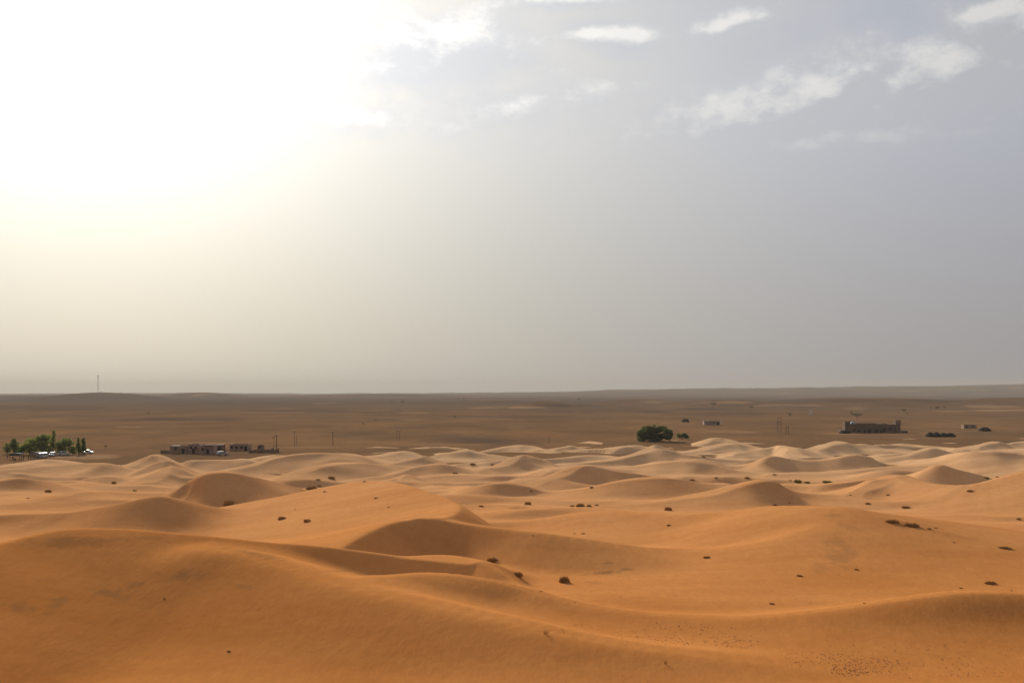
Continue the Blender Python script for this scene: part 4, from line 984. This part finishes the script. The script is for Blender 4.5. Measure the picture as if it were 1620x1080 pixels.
# plants on the dunes ----------------------------------------------------------
def tuft_mesh(kind, seed):
    rnd = random.Random(seed); mb = MB()
    if kind == 'mound':           # hummock of dense dead grass, about 1 m wide
        n, rad, hg, lean = 420, .50, .52, .55
    elif kind == 'spiky': n, rad, hg, lean = 120, .44, .46, .35
    elif kind == 'shrub': n, rad, hg, lean = 220, .42, .50, .8
    else: n, rad, hg, lean = 26, .30, .85, .35
    for i in range(n):
        an = rnd.uniform(0, 6.283); rr = rad * math.sqrt(rnd.random()); x, y = rr * math.cos(an), rr * math.sin(an) * .8
        fall = 1 - (rr / rad) ** 1.6 * .8 if kind == 'mound' else (1 - .45 * rr / rad)
        h = hg * fall * rnd.uniform(.55, 1.15); w = (.030 if kind == 'shrub' else .020) * rnd.uniform(.7, 1.4) * (0.6 if kind == 'sprig' else 1.3)
        lx, ly = (x / rad * lean + rnd.gauss(0, .38)) * h, (y / rad * lean + rnd.gauss(0, .25)) * h
        a = rnd.uniform(0, 3.14); dx, dy = math.cos(a) * w, math.sin(a) * w; k_ = len(mb.v)
        mb.v += [(x - dx, y - dy, -.08), (x + dx, y + dy, -.08), (x + lx * .45 + dx * .9, y + ly * .45 + dy * .9, h * .6), (x + lx * .45 - dx * .9, y + ly * .45 - dy * .9, h * .6), (x + lx, y + ly, h)]
        mb.f += [(k_, k_ + 1, k_ + 2, k_ + 3), (k_ + 3, k_ + 2, k_ + 4)]
    if kind == 'mound':
        k_ = len(mb.v); nn = 10     # the matted core
        for j, (rf, zf) in enumerate(((.36, -.10), (.27, .08), (.14, .16))):
            for i in range(nn):
                an = 6.283 * i / nn; q_ = rf * rnd.uniform(.85, 1.1); mb.v.append((q_ * math.cos(an), q_ * .8 * math.sin(an), zf))
        mb.v.append((0, 0, .20))
        for j in range(2):
            for i in range(nn): mb.f.append((k_ + j * nn + i, k_ + j * nn + (i + 1) % nn, k_ + (j + 1) * nn + (i + 1) % nn, k_ + (j + 1) * nn + i))
        for i in range(nn): mb.f.append((k_ + 2 * nn + i, k_ + 2 * nn + (i + 1) % nn, k_ + 3 * nn))
    return mb
TM = {}
for kind, mat in (('mound', DRY), ('spiky', DRY), ('shrub', DRY_GREEN), ('sprig', STRAW)):
    TM[kind] = []
    for sd in range(3):
        me = bpy.data.meshes.new(kind + '_tuft'); mb = tuft_mesh(kind, sd * 7 + 3); me.from_pydata(mb.v, [], mb.f); me.materials.append(mat); TM[kind].append(me)
def tuft(px, py, wpx, kind, label, zs=1.0, group=None):
    q = on_dune(px, py); w = wpx * q.y / F
    o = link('shrub' if kind == 'shrub' else 'grass_tuft', TM[kind][R.randrange(3)])
    o.location = q; o.rotation_euler = (0, 0, R.uniform(-.5, .5)); o.scale = (w, w * R.uniform(.8, 1.0), w * zs)
    o['label'] = label; o['category'] = 'shrub' if kind == 'shrub' else 'grass tuft'; o['group'] = group or 'tufts on the dunes'
TUFTS = [
    (893, 921, 19, 'mound', 1.25, 'pointed brown grass hummock, rightmost of the three below the pale sand patch'),
    (819, 911, 18, 'mound', .85, 'brown grass hummock in the middle of the three below the pale sand patch'),
    (779, 888, 20, 'mound', .70, 'dark low grass hummock right beside the pale crescent of lit sand'),
    (362, 797, 19, 'spiky', 1.0, 'spiky brown tuft at the foot of the shaded rounded dune at left'),
    (358, 800, 10, 'mound', .7, 'small dark hummock just below the spiky tuft of the rounded dune'),
    (446, 821, 14, 'mound', .7, 'left of the two tufts on the smooth slope of the hooked dune'),
    (486, 825, 17, 'spiky', .75, 'right of the two tufts on the smooth slope of the hooked dune'),
    (493, 774, 20, 'mound', .6, 'wide low mound of grass behind the tail of the rounded dune'),
    (524, 757, 13, 'mound', .7, 'dark tuft right of the wide low mound of grass'),
    (76, 778, 11, 'mound', .75, 'dark round tuft on the pale far dunes at far left'),
    (180, 764, 9, 'mound', .7, 'dark tuft on pale sand left of the bright peaked dune'),
    (835, 798, 12, 'mound', .9, 'round dark tuft above the dark gravel strip at centre'),
    (918, 801, 15, 'mound', .75, 'largest of the row of tufts at centre'),
    (905, 801, 9, 'mound', .6, 'left end tuft of the row of tufts at centre'),
    (932, 801, 9, 'mound', .8, 'third tuft along the row of tufts at centre'),
    (944, 799, 8, 'spiky', .7, 'small tuft at the right end of the row of tufts at centre'),
    (1057, 807, 13, 'mound', 1.0, 'peaked tuft right of the row of tufts at centre'),
    (1262, 763, 13, 'shrub', .9, 'greenest shrub at the left end of the shaded ledge at right'),
    (1277, 764, 10, 'shrub', .7, 'low olive shrub just right of the greenest shrub'),
    (1308, 763, 15, 'shrub', .5, 'wide flat olive shrub along the shaded ledge at right'),
    (1412, 826, 24, 'mound', .45, 'long dark line of grass on the shaded crest at right'),
    (1442, 832, 25, 'mound', .45, 'second long dark line of grass, lower right on the same crest'),
    (1470, 837, 7, 'mound', .8, 'small round tuft right of the two dark lines of grass'),
    (1433, 803, 14, 'mound', .5, 'flat tuft in the dark hollow at right'),
    (1373, 797, 9, 'mound', .6, 'small tuft left of the dark hollow at right'),
    (1567, 923, 20, 'mound', .45, 'flat brown tuft above the nearest right crest'),
    (1590, 867, 22, 'mound', .30, 'low drift-like tuft on the right slope near the frame edge'),
    (1612, 822, 9, 'spiky', 1.0, 'small bushy tuft at the right frame edge'),
    (1118, 882, 13, 'mound', .45, 'low tuft under the curved crest right of centre'),
    (1221, 955, 9, 'mound', .5, 'tiny tuft behind the nearest long crest right of centre'),
    (1535, 777, 11, 'mound', .5, 'low tuft on the sunlit slope below the dark pyramid dune'),
    (1561, 757, 8, 'shrub', .8, 'small green tuft right of the dark pyramid dune'),
    (1095, 760, 9, 'mound', .6, 'low tuft on the lee of the small dune at centre right'),
    (748, 735, 10, 'mound', .6, 'dark tuft by the gravel pan among the far dunes'),
    (864, 1003, 15, 'sprig', .9, 'thin straw-coloured grass sprig on the nearest dune at centre'),
    (1053, 1050, 10, 'sprig', 1.1, 'lone thin sprig on the nearest sand right of centre'),
]
for px, py, w, kind, zs, lab in TUFTS: tuft(px, py, w * .88, kind, lab, zs * 1.2)
SPECKS = {'tiny dark tuft speck among the far left dunes': [(44, 788, 5), (213, 776, 6), (503, 759, 7), (505, 769, 6), (514, 778, 6), (595, 788, 6), (577, 762, 6), (467, 805, 3), (615, 802, 4)],
          'tiny dark tuft speck among the middle dunes': [(761, 801, 8), (720, 749, 9), (779, 735, 6), (840, 777, 5), (936, 771, 7), (1058, 831, 7), (923, 844, 6), (909, 844, 4), (1133, 756, 6), (1182, 756, 8), (1113, 723, 6), (856, 935, 4), (843, 847, 3)],
          'tiny dark tuft speck among the right dunes': [(1250, 760, 5), (1225, 751, 6), (1226, 799, 7), (1249, 795, 4), (1405, 783, 6), (1578, 755, 6), (1367, 954, 4), (1520, 930, 5), (1355, 901, 7), (1265, 911, 9), (1509, 858, 4), (1345, 783, 4), (1600, 934, 4), (1480, 835, 5)],
          'tiny dry speck of grass on the big near dune': [(260, 947, 4), (362, 1030, 6)]}
ORD = ['first', 'second', 'third', 'fourth', 'fifth', 'sixth', 'seventh', 'eighth', 'ninth', 'tenth', 'eleventh', 'twelfth', 'thirteenth', 'fourteenth']
for lab, l in SPECKS.items():
    for n_, (px, py, w) in enumerate(sorted(l)): tuft(px, py, w, 'mound', lab + ', ' + ORD[n_] + ' from the left', .6, lab.replace('tiny', 'small').replace('speck', 'specks'))

# crumbs of crusted sand trampled loose on the near slope ---------------------------
def clods():
    rnd = random.Random(3); mb = MB()
    for (cx, cy, rx, ry, n) in ((1090, 1004, 95, 16, 330), (1170, 1018, 40, 8, 120), (1280, 1042, 40, 9, 140), (1365, 1052, 50, 13, 420), (1430, 1030, 150, 14, 160), (1480, 1058, 110, 16, 220), (1345, 1062, 25, 7, 160), (930, 995, 60, 8, 50), (1100, 950, 200, 14, 40), (960, 930, 120, 20, 40)):
        for i in range(n):
            a = rnd.uniform(0, 6.283); r = math.sqrt(rnd.random()) * (1 if rnd.random() < .7 else 1.35)
            q = on_dune(cx + rx * r * math.cos(a), cy + ry * r * math.sin(a))
            s_ = rnd.choice((.022, .03, .035, .045, .06)) * rnd.uniform(.7, 1.2)
            k_ = len(mb.v); o_ = rnd.uniform(0, 1.5)
            for j in range(4): mb.v.append((q.x + s_ * rnd.uniform(.7, 1.3) * math.cos(o_ + j * 1.571), q.y + s_ * rnd.uniform(.7, 1.3) * math.sin(o_ + j * 1.571), q.z - .01))
            mb.v.append((q.x + rnd.uniform(-.4, .4) * s_, q.y + rnd.uniform(-.4, .4) * s_, q.z + s_ * rnd.uniform(.6, 1.0)))
            for j in range(4): mb.f.append((k_ + j, k_ + (j + 1) % 4, k_ + 4))
    o = mb.build('sand_crumbs', varied('crusted_sand', (.50, .22, .075), (.36, .16, .058), 8.0))
    o['kind'] = 'stuff'; o['label'] = 'loose dark crumbs of crusted sand strewn over the nearest slope'
clods()
